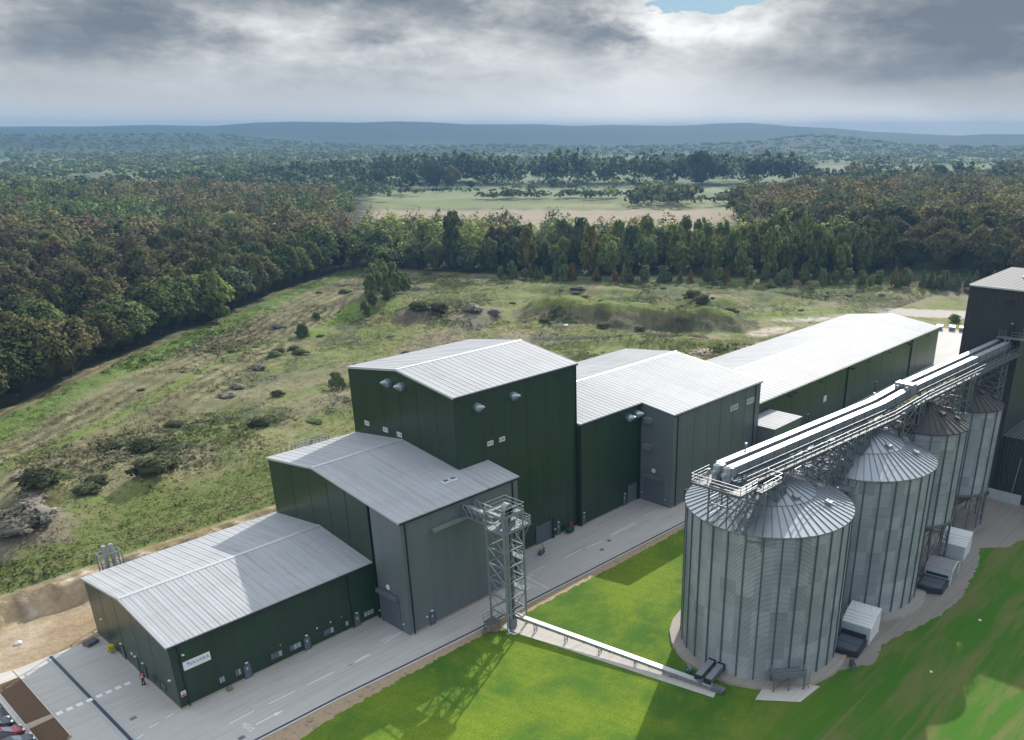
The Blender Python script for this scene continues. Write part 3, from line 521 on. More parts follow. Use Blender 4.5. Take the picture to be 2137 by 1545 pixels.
class Face:
    """a wall: ('y', y0) faces -y with u = x; ('x', x0) faces -x with u = y"""
    def __init__(s, t, ax, k): s.t = t; s.ax = ax; s.k = k
    def P(s, u, z, d): return (u, s.k - d, z) if s.ax == 'y' else (s.k - d, u, z)
    def bx(s, mb, u0, u1, z0, z1, d0, d1):
        if s.ax == 'y': return mb.box(u0, u1, s.k - d1, s.k - d0, z0, z1)
        return mb.box(s.k - d1, s.k - d0, u0, u1, z0, z1)
    def door(s, u0, u1, z1=2.0, m_=None, lamp=True, sign=True, name='door'):
        d = s.bx(MB(), u0, u1, 0.0, z1, .0, .05).build(name, m_ or M_DOOR, s.t)
        f = MB(); s.bx(f, u0 - .08, u0, 0, z1 + .08, 0, .09); s.bx(f, u1, u1 + .08, 0, z1 + .08, 0, .09); s.bx(f, u0, u1, z1, z1 + .08, 0, .09); f.build('door_frame', M_FRAME, d)
        h = MB(); s.bx(h, u1 - .16, u1 - .08, .92, 1.04, .05, .12); h.build('handle', M_GALV, d)
        if sign: um = (u0 + u1) / 2; sg = MB(); sg.add([s.P(um - .11, z1 - .62, .054), s.P(um + .11, z1 - .62, .054), s.P(um, z1 - .30, .054)], [(0, 1, 2)]); sg.build('door_notice', M_WHITE, d)
        if lamp: s.lamp((u0 + u1) / 2, z1 + .24)
        return d
    def lamp(s, u, z, w=.34): 
        b = s.bx(MB(), u - w / 2, u + w / 2, z, z + .10, 0, .16).build('wall_light', M_WHITE, s.t); return b
    def window(s, u0, u1, z0, z1, n, blind=None):
        f = MB(); w = .06
        s.bx(f, u0 - w, u1 + w, z0 - w, z0, 0, .08); s.bx(f, u0 - w, u1 + w, z1, z1 + w, 0, .08); s.bx(f, u0 - w, u0, z0, z1, 0, .08); s.bx(f, u1, u1 + w, z0, z1, 0, .08)
        for i in range(1, n): u = u0 + (u1 - u0) * i / n; s.bx(f, u - .03, u + .03, z0, z1, 0, .075)
        fr = f.build('window', M_FRAME, s.t)
        for i in range(n):
            a = u0 + (u1 - u0) * i / n + .03; b = u0 + (u1 - u0) * (i + 1) / n - .03
            s.bx(MB(), a, b, z0, z1, 0.0, .035).build('pane', M_BLIND if (blind and blind[i]) else M_GLASS, fr)
        return fr
    def louvre(s, u0, u1, z0, z1, name='louvre_vent', m_=None):
        f = MB(); w = .07
        s.bx(f, u0, u1, z0, z0 + w, 0, .10); s.bx(f, u0, u1, z1 - w, z1, 0, .10); s.bx(f, u0, u0 + w, z0 + w, z1 - w, 0, .10); s.bx(f, u1 - w, u1, z0 + w, z1 - w, 0, .10); um = (u0 + u1) / 2; s.bx(f, um - .03, um + .03, z0 + w, z1 - w, 0, .095)
        o = f.build(name, M_WHITE, s.t); k = MB(); n = max(3, int((z1 - z0) / .14))
        for i in range(n): z = z0 + w + (z1 - z0 - 2 * w) * (i + .5) / n; s.bx(k, u0 + w, u1 - w, z - .035, z + .02, 0, .05)
        k.build('slats', mat('vent_slat', (.55, .57, .57), .5), o); return o
    def cowl(s, u, z, r=.62, side=-1):
        """round fan drum on the wall with a bird-beak cone outlet"""
        mb = MB(); n = 20
        o = mb.tube(s.P(u, z, 0), s.P(u, z, .55), r, r, n).build('fan_cowl', M_DUCT, s.t, smooth=True)
        c = MB(); vs = [s.P(u + r * .93 * math.cos(2 * math.pi * i / n), z + r * .93 * math.sin(2 * math.pi * i / n), .55) for i in range(n)]; vs += [s.P(u + side * .1 + r * .22 * math.cos(2 * math.pi * i / n), z + r * .45 + r * .22 * math.sin(2 * math.pi * i / n), 1.55) for i in range(n)]
        c.add(vs, [(i, (i + 1) % n, n + (i + 1) % n, n + i) for i in range(n)] + [tuple(range(n, 2 * n))]); c.build('beak', M_DUCT, o, smooth=True); return o
    def hood(s, u0, u1, z0, z1, d=.8):
        mb = MB(); v = [s.P(u0, z1, 0), s.P(u1, z1, 0), s.P(u0, z1 - .1, d), s.P(u1, z1 - .1, d), s.P(u0, z0, d * .75), s.P(u1, z0, d * .75), s.P(u0, z0 + .3, 0), s.P(u1, z0 + .3, 0)]
        mb.add(v, [(0, 1, 3, 2), (2, 3, 5, 4), (0, 2, 4, 6), (1, 7, 5, 3), (4, 5, 7, 6)]); return mb.build('air_hood', M_DUCT, s.t)
    def pipe(s, u, z1, w=.13, m_=None): return s.bx(MB(), u - w / 2, u + w / 2, 0.02, z1, .02, .02 + w).build('downpipe', m_ or M_DARKP, s.t)
    def shutter(s, u0, u1, z1, box=.5):
        d = s.bx(MB(), u0, u1, 0, z1, 0, .04).build('roller_door', M_SHUT, s.t)
        
        for a, b_ in ((u0 - .22, u0), (u1, u1 + .22)): s.bx(MB(), a, b_, 0, z1 + .3, 0, .13).build('door_guide', M_GREY, d)
        if box: s.bx(MB(), u0 - .25, u1 + .25, z1 - .05, z1 + box, .13 if False else 0.135, .55).build('shutter_box', M_GREY, d)
        return d
    def disc(s, u, z, r, body):
        mb = MB(); n = 24; mb.tube(s.P(u, z, 0), s.P(u, z, .05), r, r, n); o = mb.build('number_disc', M_WHITE, s.t)
        k = MB(); sg = 1 if s.ax == 'y' else -1; text_mb(k, body, r * 1.5, lambda a, b: s.P(u + sg * a, z + b, .055)); k.build('number', M_INK, o)
    def seams(s, us, z0, ztop):
        for u in us: s.bx(MB(), u - .035, u + .035, z0, ztop(u), 0.0, .012).build('panel_joint', M_SEAM, s.t)
# ---- A: low office shed with the name board
XA, WA, HA, RA, YR = 26.08, 23.6, 8.12, 9.70, 11.74
A = thing('office_shed', 'low dark green shed with pale ribbed roof, white name board and small windows', 'industrial building', (0, 0, 0))
mb = MB(); shell(mb, 0, XA, [(0, HA), (YR, RA), (WA, HA)]); w_ = mb.build('wall', M_GREEN, A); w_.data.materials.append(M_GREENX)
def gablemat(o):
    for p in o.data.polygons:
        if abs(p.normal.x) > .9: p.material_index = 1
gablemat(w_)
roof_on(A, 0, XA, 0, HA, YR, RA, WA, HA)
MB().box(-.03, XA, -.035, -.004, -.04, .22).box(-.035, -.004, 0, WA, -.04, .16).build('plinth', M_BRICK, A)
f = Face(A, 'y', 0.0); zA = lambda u: HA
f.window(4.6, 5.2, 1.05, 1.78, 2, (1, 1)); f.window(6.5, 7.15, 1.0, 1.78, 2, (0, 1)); f.window(10.95, 12.4, .95, 1.70, 3, (0, 0, 1)); f.window(13.4, 14.9, .95, 1.63, 3, (0, 1, 1)); f.window(18.1, 19.5, .85, 1.60, 3, (0, 0, 1)); f.window(21.25, 21.65, .85, 1.5, 1, (1,)); f.window(24.05, 25.5, .88, 1.55, 3, (1, 1, 1))
f.door(7.55, 8.35, 1.82); f.door(15.35, 16.15, 1.80); f.door(22.6, 23.35, 1.72); f.pipe(.93, HA); f.pipe(22.3, HA)
for u, mm in ((12.32, mat('sounder_yellow', (.5, .38, .02), .5)), (17.3, M_WHITE), (19.2, M_WHITE), (20.8, M_DUCT)): f.bx(MB(), u - .07, u + .07, 2.34, 2.48, 0, .12).build('wall_sounder', mm, A)
f.bx(MB(), 1.20, 1.44, 6.56, 6.66, 0, .3).build('camera_housing', M_WHITE, A)
f.seams([], 0, zA)
fg = Face(A, 'x', 0.0); zG = lambda u: HA + (RA - HA) * (1 - abs(u - YR) / YR) - .05
fg.seams([18.95, 14.45, 9.6, 5.2], .16, zG)
fg.door(14.95, 15.75, 1.8, sign=False); fg.door(10.85, 11.55, 1.8, sign=False); fg.door(8.75, 9.45, 1.8, M_FRAME, sign=False); fg.window(6.2, 6.9, .9, 1.6, 2, (0, 0)); fg.window(3.5, 4.7, .9, 1.6, 2, (0, 0)); fg.bx(MB(), 12.0, 12.3, 1.9, 2.2, 0, .1).build('wall_sounder', M_WHITE, A); fg.bx(MB(), 1.2, 1.55, 3.25, 3.35, 0, .25).build('camera_housing', M_WHITE, A); fg.bx(MB(), 20.4, 20.7, 3.4, 3.5, 0, .2).build('wall_light', M_WHITE, A)
fg.pipe(19.99, .6) if False else None
# ---- B: taller store with the grey projecting bay
XB, XBa, PB, HB, RB, YRB, WB = 40.63, 45.70, -7.09, 15.91, 18.34, 11.37, 23.4
zB = lambda y: RB - (RB - HB) / (YRB - PB) * (YRB - y); bB = RB - (RB - HB) / (YRB - PB) * (WB - YRB)
B = thing('tall_store', 'stepped shed with green gable, grey projecting bay and roller door, joined to the name-board shed', 'industrial building', (XA, 0, 0))
mb = MB(); shell(mb, XA + .01, XB, [(-.4, zB(-.4)), (YRB, RB), (WB, bB)]); w_ = mb.build('wall', M_GREEN, B); w_.data.materials.append(M_GREENX); gablemat(w_)
mb = MB(); shell(mb, XA + .01, XBa, [(PB, HB), (-.95, zB(-.95))]); mb.build('bay_wall', M_GREY, B)
roof_on(B, XA, XBa, PB, HB, YRB, RB, WB, bB, notch=(XB, -.9, 0)) if False else None
def roof_B(t, x0, x1, xx, y0, z0, yr, zr, y1, z1, ycut):
    zf = roof_on(t, x0, x1, y0, z0, yr, zr, y1, z1, cap=True)
    e = MB(); th = .14; s_ = (zr - z0) / (yr - y0)
    ya, yb = y0 - .18, ycut; e.add([(x1, ya, zf(ya) + .02), (xx, ya, zf(ya) + .02), (xx, yb, zf(yb) + .02), (x1, yb, zf(yb) + .02), (x1, ya, zf(ya) + th), (xx, ya, zf(ya) + th), (xx, yb, zf(yb) + th), (x1, yb, zf(yb) + th)], [(4, 5, 6, 7), (3, 2, 1, 0), (0, 1, 5, 4), (1, 2, 6, 5), (2, 3, 7, 6), (3, 0, 4, 7)])
    n = int(abs(xx - x1))
    for i in range(n + 1): x = x1 + (xx - x1) * (i + .5) / (n + 1); e.bar((x, ya, zf(ya) + th + .01), (x, yb, zf(yb) + th + .01), .07, .06)
    e.build('bay_roof', M_ROOF, t); MB().box(min(x1, xx), max(x1, xx), ya - .14, ya - .01, zf(ya) - .16, zf(ya) + .02).build('gutter', M_DARKP, t)
    v = MB(); v.bar((xx + .03, ya, zf(ya) + .02), (xx + .03, yb, zf(yb) + .02), .06, .3); v.build('verge_trim', M_TRIM, t); return zf
roof_B(B, XA, XB - .2, XBa + .18, PB, HB, YRB, RB, WB, bB, -.95)
f = Face(B, 'x', XA); f.bx(MB(), -.50, -.36, 0, zB(-.43) - .05, 0, .05).build('corner_trim', M_SEAM, B); f.shutter(-5.1, -1.3, 4.45); f.disc(-3.17, 5.65, .36, '1'); f.lamp(-.75, 1.25, .2); f.lamp(-5.85, 1.2, .2); f.seams([17.5, 13.0, 8.6, 4.4], 8.6, lambda u: zB(u) if u < YRB else bB + (RB - bB) * (WB - u) / (WB - YRB))
f = Face(B, 'y', PB); f.pipe(26.75, HB); f.pipe(44.7, HB); f.door(29.3, 30.0, 1.82); f.bx(MB(), 28.7, 28.95, 1.45, 1.65, 0, .03).build('door_notice', M_WHITE, B)
MB().bar((30.6, PB - .32, 13.35), (36.4, PB - .32, 13.35), .55, .40).build('cable_tray', M_GALV, B); MB().box(XA - .03, XBa, PB - .035, PB - .004, -.04, .25).build('plinth', M_BRICK, B)
for x in (36.55, 37.75): MB().box(x, x + 1.0, -2.95, -2.15, zB(-2.55) + .10, zB(-2.55) + .36).build('roof_light', M_WHITE, B); MB().box(x + .09, x + .91, -2.86, -2.24, zB(-2.55) + .36, zB(-2.55) + .385).build('roof_light_pane', M_GLASS, B)
mb = MB(); mb.rail([(30.6, WB + .3, bB - .3), (36.2, WB + .3, bB - .3), (36.2, WB + 1.3, bB - .3), (30.6, WB + 1.3, bB - .3)], 1.0, .035, 1.2, closed=True); mb.box(30.6, 36.2, WB + .25, WB + 1.35, bB - .42, bB - .32); mb.bar((33.2, WB + .3, bB - .3), (33.2, WB + .3, bB + .8), .4, .05); mb.build('service_gantry', M_GALV, B)
# ---- C: the tallest shed
XC, HC, RC, Y0C, Y1C, YRC = 64.49, 27.07, 28.78, -.90, 23.44, 11.14
C_ = thing('tall_process_shed', 'tallest dark green shed, with fan cowls and white square vents high on its walls', 'industrial building', (XB, 0, 0))
mb = MB(); shell(mb, XB + .01, XC, [(Y0C, HC), (YRC, RC), (Y1C, HC)]); w_ = mb.build('wall', M_GREEN, C_); w_.data.materials.append(M_GREENX); gablemat(w_)
roof_on(C_, XB, XC, Y0C, HC, YRC, RC, Y1C, HC)
f = Face(C_, 'x', XB)
for u in (19.93, 15.27, 11.91): f.louvre(u - .55, u + .55, 18.75, 19.42)
f.cowl(13.23, 26.6); f.cowl(10.17, 26.6); f.bx(MB(), Y0C - .05, Y0C + .1, 17, HC, 0, .05).build('corner_trim', M_SEAM, C_); f.seams([19.5, 15.4, 11.2, 7.1, 3.0], 17, lambda u: HC - .2)
f = Face(C_, 'y', Y0C); f.cowl(44.5, 24.95, side=1); f.cowl(51.2, 25.05, side=1); f.louvre(46.05, 47.1, 18.85, 19.5); f.louvre(48.3, 49.35, 18.85, 19.5); f.shutter(55.1, 58.2, 3.1, 0); f.bx(MB(), 58.35, 58.75, 0, 3.4, 0, .3).build('door_post', M_SEAM, C_); f.door(59.5, 60.3, 1.95); f.pipe(64.36, HC); f.bx(MB(), 59.0, 59.3, 1.15, 1.35, 0, .05).build('door_notice', M_WHITE, C_)
f.seams([45.4, 49.6, 53.8, 58.0, 62.2], .2, lambda u: HC - .3); f.bx(MB(), 59.7, 61.0, 25.65, 26.45, 0, .02).build('blank_panel', M_SEAM, C_)
f.bx(MB(), 62.55, 62.95, .55, 1.25, 0, .18).build('hose_box', M_REDS, C_); MB().box(XBa, XC, Y0C - .035, Y0C - .004, -.04, .22).build('plinth', M_BRICK, C_)
# ---- D: shed with grey loading bay
XD, XDa, PD, HD, RD, YRD, Y0D, Y1D = 107.21, 79.97, -8.32, 16.69, 19.08, 11.63, -1.54, 24.59
sD = (RD - HD) / (YRD - PD); zD = lambda y: RD - sD * (YRD - y); bD = RD - sD * (Y1D - YRD)
D = thing('loading_shed', 'broad shed with grey loading bay and two wall hoods, between tallest and long shed', 'industrial building', (XC, 0, 0))
mb = MB(); shell(mb, XC + .01, XD, [(Y0D, zD(Y0D)), (YRD, RD), (Y1D, bD)]); mb.build('wall', M_GREEN, D)
mb = MB(); shell(mb, XDa, XD + .01, [(PD, HD), (Y0D - .01, zD(Y0D - .01))]); mb.build('bay_wall', M_GREY, D)
roof_on(D, XC + .2, XD, PD, HD, YRD, RD, Y1D, bD, notch=(XDa - .18, Y0D - .18, 1))
f = Face(D, 'y', Y0D); f.cowl(76.5, 15.75, .66, 1); f.cowl(78.6, 15.9, .66, 1); f.bx(MB(), 76.6, 79.0, 0, 3.4, 0, .03).build('blank_panel', M_GREY, D); f.door(75.35, 76.1, 1.95); f.door(64.95, 65.65, 1.95); f.bx(MB(), 64.5, 64.75, 0, zD(Y0D) - .2, .0, .14).build('downpipe', M_DARKP, D); f.seams([68.3, 72.3, 76.3], .2, lambda u: zD(Y0D) - .3); f.bx(MB(), 79.1, 79.9, 0, zD(Y0D) - .2, 0, .05).build('corner_trim', M_SEAM, D)
MB().box(XC, XDa, Y0D - .035, Y0D - .004, -.04, .22).build('plinth', M_BRICK, D); MB().box(XDa - .03, XD, PD - .035, PD - .004, -.04, .22).build('plinth', M_BRICK, D)
f = Face(D, 'x', XDa); f.hood(-3.95, -2.5, 14.3, 15.35); f.hood(-3.95, -2.5, 9.6, 10.6); f.shutter(-6.5, -2.45, 4.6); f.disc(-4.43, 5.95, .40, '0'); f.lamp(-2.0, 1.3, .2); f.lamp(-7.2, 1.3, .2)
f = Face(D, 'y', PD); f.pipe(81.15, HD); f.pipe(105.4, HD); f.louvre(97.1, 99.5, 13.25, 14.2); f.louvre(102.6, 105.0, 13.25, 14.25); f.door(83.9, 84.7, 1.95); f.seams([86, 90, 94, 98, 102], .2, lambda u: HD - .3)
# ---- E: long low shed, and the flat lean-to in front of it
XE, HE, RE, Y0E, Y1E, YRE = 207.37, 10.24, 12.04, -4.6, 22.56, 9.26
E_ = thing('long_shed', 'very long low shed with glaring pale roof and olive green side wall', 'industrial building', (XD, 0, 0))
mb = MB(); shell(mb, XD + .03, XE, [(Y0E, HE), (YRE, RE), (Y1E, HE - .1)]); mb.build('wall', M_GREEN, E_)
roof_on(E_, XD + .25, XE, Y0E, HE, YRE, RE, Y1E, HE - .1, rib=1.5)
f = Face(E_, 'y', Y0E); f.pipe(152.4, HE, .22); f.pipe(189.2, HE, .22)
for u in (125.4, 154.3, 187.0): f.bx(MB(), u - .45, u + .45, 9.1, 9.35, 0, .9).build('floodlight', M_DARKP, E_)
for u in (128.1, 139.4, 163.1, 175.3, 200.2): f.bx(MB(), u - .3, u + .3, 9.1, 9.25, 0, .4).build('floodlight', M_DARKP, E_)
for u in (134.6, 169.4): f.door(u - .55, u + .55, 2.6, M_DARKP)
f.seams([112 + 7.4 * i for i in range(1, 13)], .2, lambda u: HE - .3); sg = f.bx(MB(), 141.5, 142.8, 3.9, 5.4, 0, .05).build('number_board', M_SIGNW, E_); k = MB(); text_mb(k, '9', 1.05, lambda a, b_: (142.15 + a, Y0E - .055, 4.75 + b_)); k.build('number', M_INK, sg); f.bx(MB(), 141.6, 142.7, 3.95, 4.2, .05, .056).build('sign_band', mat('sign_blue', (.10, .30, .42), .5), sg)
F_ = thing('lean_to', 'small grey block with a flat white roof, tucked between loading shed and long shed', 'outbuilding', (112, -8, 0))
MB().box(107.4, 117.6, -11.8, -4.72, -.05, 7.9).build('wall', M_GREY, F_); mb = MB(); mb.box(107.3, 117.8, -12.0, -4.64, 7.9, 8.06)
for i in range(10): mb.box(108.0 + 1.0 * i, 108.07 + 1.0 * i, -12.0, -4.68, 8.06, 8.10)
mb.build('roof', M_ROOF, F_)
# ---- the black intake tower at the right edge
M_BLK = mat('black_profiled_cladding', (0.020, 0.024, 0.030), 0.55, 0, 0.08, 0.2, ribs=('Y', 0.55, 0.05)); M_GROOF = mat('grey_roof_sheet', (0.16, 0.16, 0.165), 0.75, 0.0, 0.06, 0.3, ribs=('Y', 0.9, 0.02), spec=.15)
G = thing('intake_tower', 'very tall black profiled-metal building with a grey roof at the right edge', 'industrial building', (120.4, -39, 0))
TX, TY0, TY1, TH = 120.45, -38.8, -48.2, 36.0
MB().prism([(TX, -.05), (142, -.05), (142, TH + .3), (TX, TH - .1)], 'y', TY1, TY0).build('wall', M_BLK, G); MB().box(TX + .6, 142, -78, TY1 - .02, -.05, 11.5).build('low_wing', M_BLK, G)
mb = MB(); mb.prism([(TX - .2, TH), (142.3, TH + .42), (142.3, TH + .58), (TX - .2, TH + .16)], 'y', TY1 - .2, TY0 + .2)
rf = mb.build('roof', M_GROOF, G); MB().box(131, 133, -45.6, -43.8, TH + .45, TH + .75).build('roof_vent', M_TRIM, rf); MB().box(TX - .27, TX - .2, TY1, TY0, TH - .1, TH + .18).build('verge_trim', M_TRIM, G)
f = Face(G, 'x', TX); f.bx(MB(), -46.2, -44.7, 33.2, 34.4, 0, .05).build('louvre_panel', M_DARKP, G); f.bx(MB(), -47.0, -46.1, 28.6, 30.4, 0, .06).build('door', M_DARKP, G); f.lamp(-46.5, 30.6, .25)
mb = MB(); mb.box(TX - 1.3, TX, -49.5, -44.7, 28.3, 28.5); mb.rail([(TX - .05, -44.75, 28.5), (TX - 1.25, -44.75, 28.5), (TX - 1.25, -46.1, 28.5)], 1.0, .03); mb.rail([(TX - 1.25, -47.0, 28.5), (TX - 1.25, -49.5, 28.5)], 1.0, .03)
for y in (-46.2, -46.9): mb.bar((TX - 1.3, y, 28.3), (TX - 3.4, y, 25.9), .10, .18)
for i in range(8): t_ = i / 8; mb.bar((TX - 1.3 - 2.1 * t_, -46.2, 28.3 - 2.4 * t_), (TX - 1.3 - 2.1 * t_, -46.9, 28.3 - 2.4 * t_), .16, .05)
mb.build('access_balcony', M_GALVD, G)
Lb = mat('stained_white_panel', (.36, .39, .40), .7, 0, .22, .8); MB().box(TX - .12, TX, -53.2, -46.9, 0, 1.9).build('base_panel', Lb, G); MB().tube((TX - .25, -51.6, 1.9), (TX - .25, -52.0, 8.5), .07).build('vent_pipe', M_GALV, G); MB().box(TX - .15, TX - .12, -47.9, -47.3, .5, 1.3).build('hatch', M_DARKP, G); MB().box(TX - .15, TX - .12, -51.4, -50.4, .1, 1.8).build('panel_door', mat('pale_blue_door', (.30, .40, .47), .6), G)
# ---- signs on the office shed
S = thing('name_board', 'long white board lettered NAVARA on the dark green wall above the road', 'sign', (2.65, -.02, 5.1))
MB().box(1.13, 4.16, -.075, -.015, 4.56, 5.63).build('board', M_SIGNW, S)
k = MB(); text_mb(k, 'NAVARA', .60, lambda u, v: (2.83 + u * 1.02, -.08, 5.14 + v)); n_ = 10
for i in range(n_): # the swash that sweeps in from the left to the first letter
    a = i / n_; b_ = (i + 1) / n_; p = lambda t_: (1.42 + .42 * t_, 5.30 + .10 * math.sin(t_ * 2.6)); (x0, z0), (x1, z1) = p(a), p(b_); w = .012 + .03 * a; k.add([(x0, -.08, z0 - w), (x1, -.08, z1 - w - .003), (x1, -.08, z1 + w + .003), (x0, -.08, z0 + w)], [(0, 1, 2, 3)])
k.build('lettering', M_INK, S); MB().add([(2.2, -.079, 4.80), (3.9, -.079, 4.80), (3.9, -.079, 4.83), (2.2, -.079, 4.83)], [(0, 1, 2, 3)]).build('strapline', mat('pale_ink', (.52, .56, .62), .5), S)
S2 = thing('safety_notice', 'small square white and red notice on the corner of the dark green wall', 'sign', (.54, -.02, 1.87))
MB().box(.27, .81, -.06, -.015, 1.53, 2.2).build('board', M_WHITE, S2); MB().box(.30, .78, -.066, -.06, 1.56, 1.82).build('red_band', M_REDS, S2)
k = MB()
for z in (2.08, 1.98, 1.90): k.box(.38, .70, -.066, -.06, z - .02, z + .02)
k.build('notice_lines', M_INK, S2)
# ------------------------------------------------------------------ bucket elevator tower beside the road
T = thing('elevator_tower', 'galvanised lattice elevator tower with railed head platforms standing at the lawn edge', 'elevator tower', (35.4, -14.7, 0))
LX0, LX1, LY0, LY1 = 33.3, 37.6, -17.0, -12.5
for x in (LX0, LX1):
    for y in (LY0, LY1): 
        MB().box(x - .13, x + .13, y - .13, y + .13, 0, 16.6).build('leg', M_GALV, T); MB().box(x - .3, x + .3, y - .3, y + .3, 0, .12).build('base_plate', M_CONC3, T)
lv = [2.6, 4.9, 7.2, 9.5, 11.8, 14.4, 16.5]
cr = [(LX0, LY0), (LX1, LY0), (LX1, LY1), (LX0, LY1)]
for i, z in enumerate(lv):
    mb = MB()
    for (a, b), (c, d) in zip(cr, cr[1:] + cr[:1]): mb.bar((a, b, z), (c, d, z), .16)
    mb.build('ring_beam', M_GALV, T)
mb = MB()
for z0, z1 in zip(lv, lv[1:]):
    for k, ((a, b), (c, d)) in enumerate(zip(cr, cr[1:] + cr[:1])):
        mb.bar((a, b, z0), (c, d, z1), .10)
        if k in (1, 3): mb.bar((c, d, z0), (a, b, z1), .10)
mb.build('cross_brace', M_GALV, T)
MB().box(34.3, 34.85, -16.5, -15.9, .3, 16.8).build('elevator_casing', M_GALV, T); MB().box(35.1, 35.5, -16.5, -15.9, .3, 16.8).build('elevator_casing', M_GALVD, T)
mb = MB(); mb.box(34.2, 35.6, -16.7, -15.7, .15, 1.5).build('elevator_boot', M_GALVD, T)
def deck(mb, x0, x1, y0, y1, z, th=.12): mb.box(x0, x1, y0, y1, z - th, z)
mb = MB(); deck(mb, LX0 - .2, LX1 + 1.7, LY0 - .2, LY1 + .2, 14.5, .22); mb.build('platform', M_GALV, T)
mb = MB(); mb.rail([(LX0, LY0 - .15, 14.5), (LX1 + 1.65, LY0 - .15, 14.5), (LX1 + 1.65, LY1 + .15, 14.5), (LX1 + .2, LY1 + .15, 14.5)], 1.1, .03, toe=.15, rails=(1.0, .66, .33)); mb.bar((LX1 + 1.5, LY0, 14.3), (LX1, LY0, 12.9), .1); mb.bar((LX1 + 1.5, LY1, 14.3), (LX1, LY1, 12.9), .1); mb.build('railing', M_GALV, T)
mb = MB(); mb.box(LX0 - .25, LX1 + .25, LY0 - .25, LY0 + .9, 16.5, 16.72); mb.box(LX0 - .25, LX1 + .25, LY1 - .7, LY1 + .25, 16.5, 16.72); mb.box(LX0 - .25, LX0 + .7, LY0 + .9, LY1 - .7, 16.5, 16.72); mb.box(LX1 - .7, LX1 + .25, LY0 + .9, LY1 - .7, 16.5, 16.72); mb.build('platform', M_GALV, T)
mb = MB(); mb.rail([(LX0 - .2, LY0 - .2, 16.7), (LX1 + .2, LY0 - .2, 16.7), (LX1 + .2, LY1 + .2, 16.7), (LX0 - .2, LY1 + .2, 16.7), (LX0 - .2, LY0 - .2, 16.7)], 1.1, .03, toe=.2); mb.build('railing', M_GALV, T)
mb = MB(); mb.box(34.1, 35.7, -16.8, -15.6, 16.8, 17.5); mb.tube((34.9, -16.8, 17.45), (34.9, -15.6, 17.45), .8, .8, 20); mb.build('elevator_head', M_GALV, T)
mb = MB(); mb.tube((36.1, -16.2, 17.2), (36.9, -16.2, 17.2), .26, n=14); mb.box(35.7, 36.1, -16.4, -16.0, 16.75, 17.4); mb.build('drive_motor', M_GALVD, T)
mb = MB(); mb.tube((35.0, -14.6, 15.6), (35.0, -14.6, 16.4), .5, .5, 16); mb.tube((35.9, -13.9, 14.6), (35.9, -13.9, 15.5), .38, .38, 14); mb.box(36.3, 37.2, -15.6, -14.7, 14.5, 15.3); mb.tube((34.9, -16, 16.6), (35.6, -13.4, 15.0), .22, n=12); mb.build('head_machinery', M_GALVD, T)
mb = MB()
for z in (4.9, 9.5): deck(mb, LX1, LX1 + 1.2, LY0 + 1.2, LY1, z); deck(mb, 36.4, LX1, -14.4, LY1, z)
mb.build('rest_landing', M_GALVD, T)
mb = MB()
for z in (4.9, 9.5): mb.rail([(LX1 + .05, LY0 + 1.2, z), (LX1 + 1.15, LY0 + 1.2, z), (LX1 + 1.15, LY1, z), (LX1, LY1, z)], 1.0, .028)
mb.build('railing', M_GALV, T)
mb = MB()
for x in (36.7, 37.1): mb.bar((x, -13.2, .2), (x, -13.2, 17.6), .06)
for i in range(58): mb.bar((36.7, -13.2, .4 + .3 * i), (37.1, -13.2, .4 + .3 * i), .035)
for i in range(14): 
    z = 2.6 + 1.08 * i; p = [(36.9 + .38 * math.cos(a), -13.2 - .40 * math.sin(a), z) for a in np.linspace(0, math.pi, 7)]
    for a, b in zip(p, p[1:]): mb.bar(a, b, .04)
mb.build('caged_ladder', M_GALV, T)
mb = MB(); deck(mb, 31.4, 33.6, -14.6, -12.6, 1.3); 
for x in (31.5, 33.4):
    for y in (-14.5, -12.7): mb.bar((x, y, 0), (x, y, 1.3), .1)
for i in range(4): mb.box(30.3 + .28 * i, 30.6 + .28 * i, -14.2, -13.2, .2 + .28 * i, .26 + .28 * i)
mb.rail([(31.4, -12.6, 1.3), (33.6, -12.6, 1.3)], 1.0, .028); mb.rail([(31.4, -14.6, 1.3), (33.4, -14.6, 1.3)], 1.0, .028); mb.build('boot_platform', M_GALVD, T)
# enclosed bridge from the head of the tower into the bay wall
mb = MB(); mb.box(36.15, 36.95, -12.6, -7.1, 14.1, 14.8); mb.box(35.9, 37.6, -12.6, -7.1, 13.62, 13.72); mb.build('bridge_conveyor', M_GALV, T)
mb = MB()
for x in (35.8, 37.7):
    for z in (13.6, 15.2): mb.bar((x, -12.5, z), (x, -7.1, z), .12)
    for i in range(5): y = -12.5 + 1.08 * i; mb.bar((x, y, 13.6), (x, y + 1.08, 15.2), .07); mb.bar((x, y + 1.08, 15.2), (x, y + 1.08, 13.6), .07)
mb.bar((35.8, -7.2, 13.6), (35.8, -7.2, 15.2), .12); mb.build('bridge_truss', M_GALV, T)
mb = MB(); q = [(33.6, -16.3, 1.2), (33.0, -17.6, .5), (33.6, -18.2, .12), (35.2, -18.6, .1)]
for a, b in zip(q, q[1:]): mb.tube(a, b, .09)
mb.build('drain_hose', M_WHITE, T)
for ch in list(T.children):     # the tower is slimmer than the bridge that leaves it
    if not ch.name.startswith('bridge'): ch.data.transform(Matrix.Diagonal((.77, .70, .975, 1)))
    else: ch.data.transform(Matrix.Translation((-.85, -.15, 0)))
T.location.x += .85; T.location.y += .15
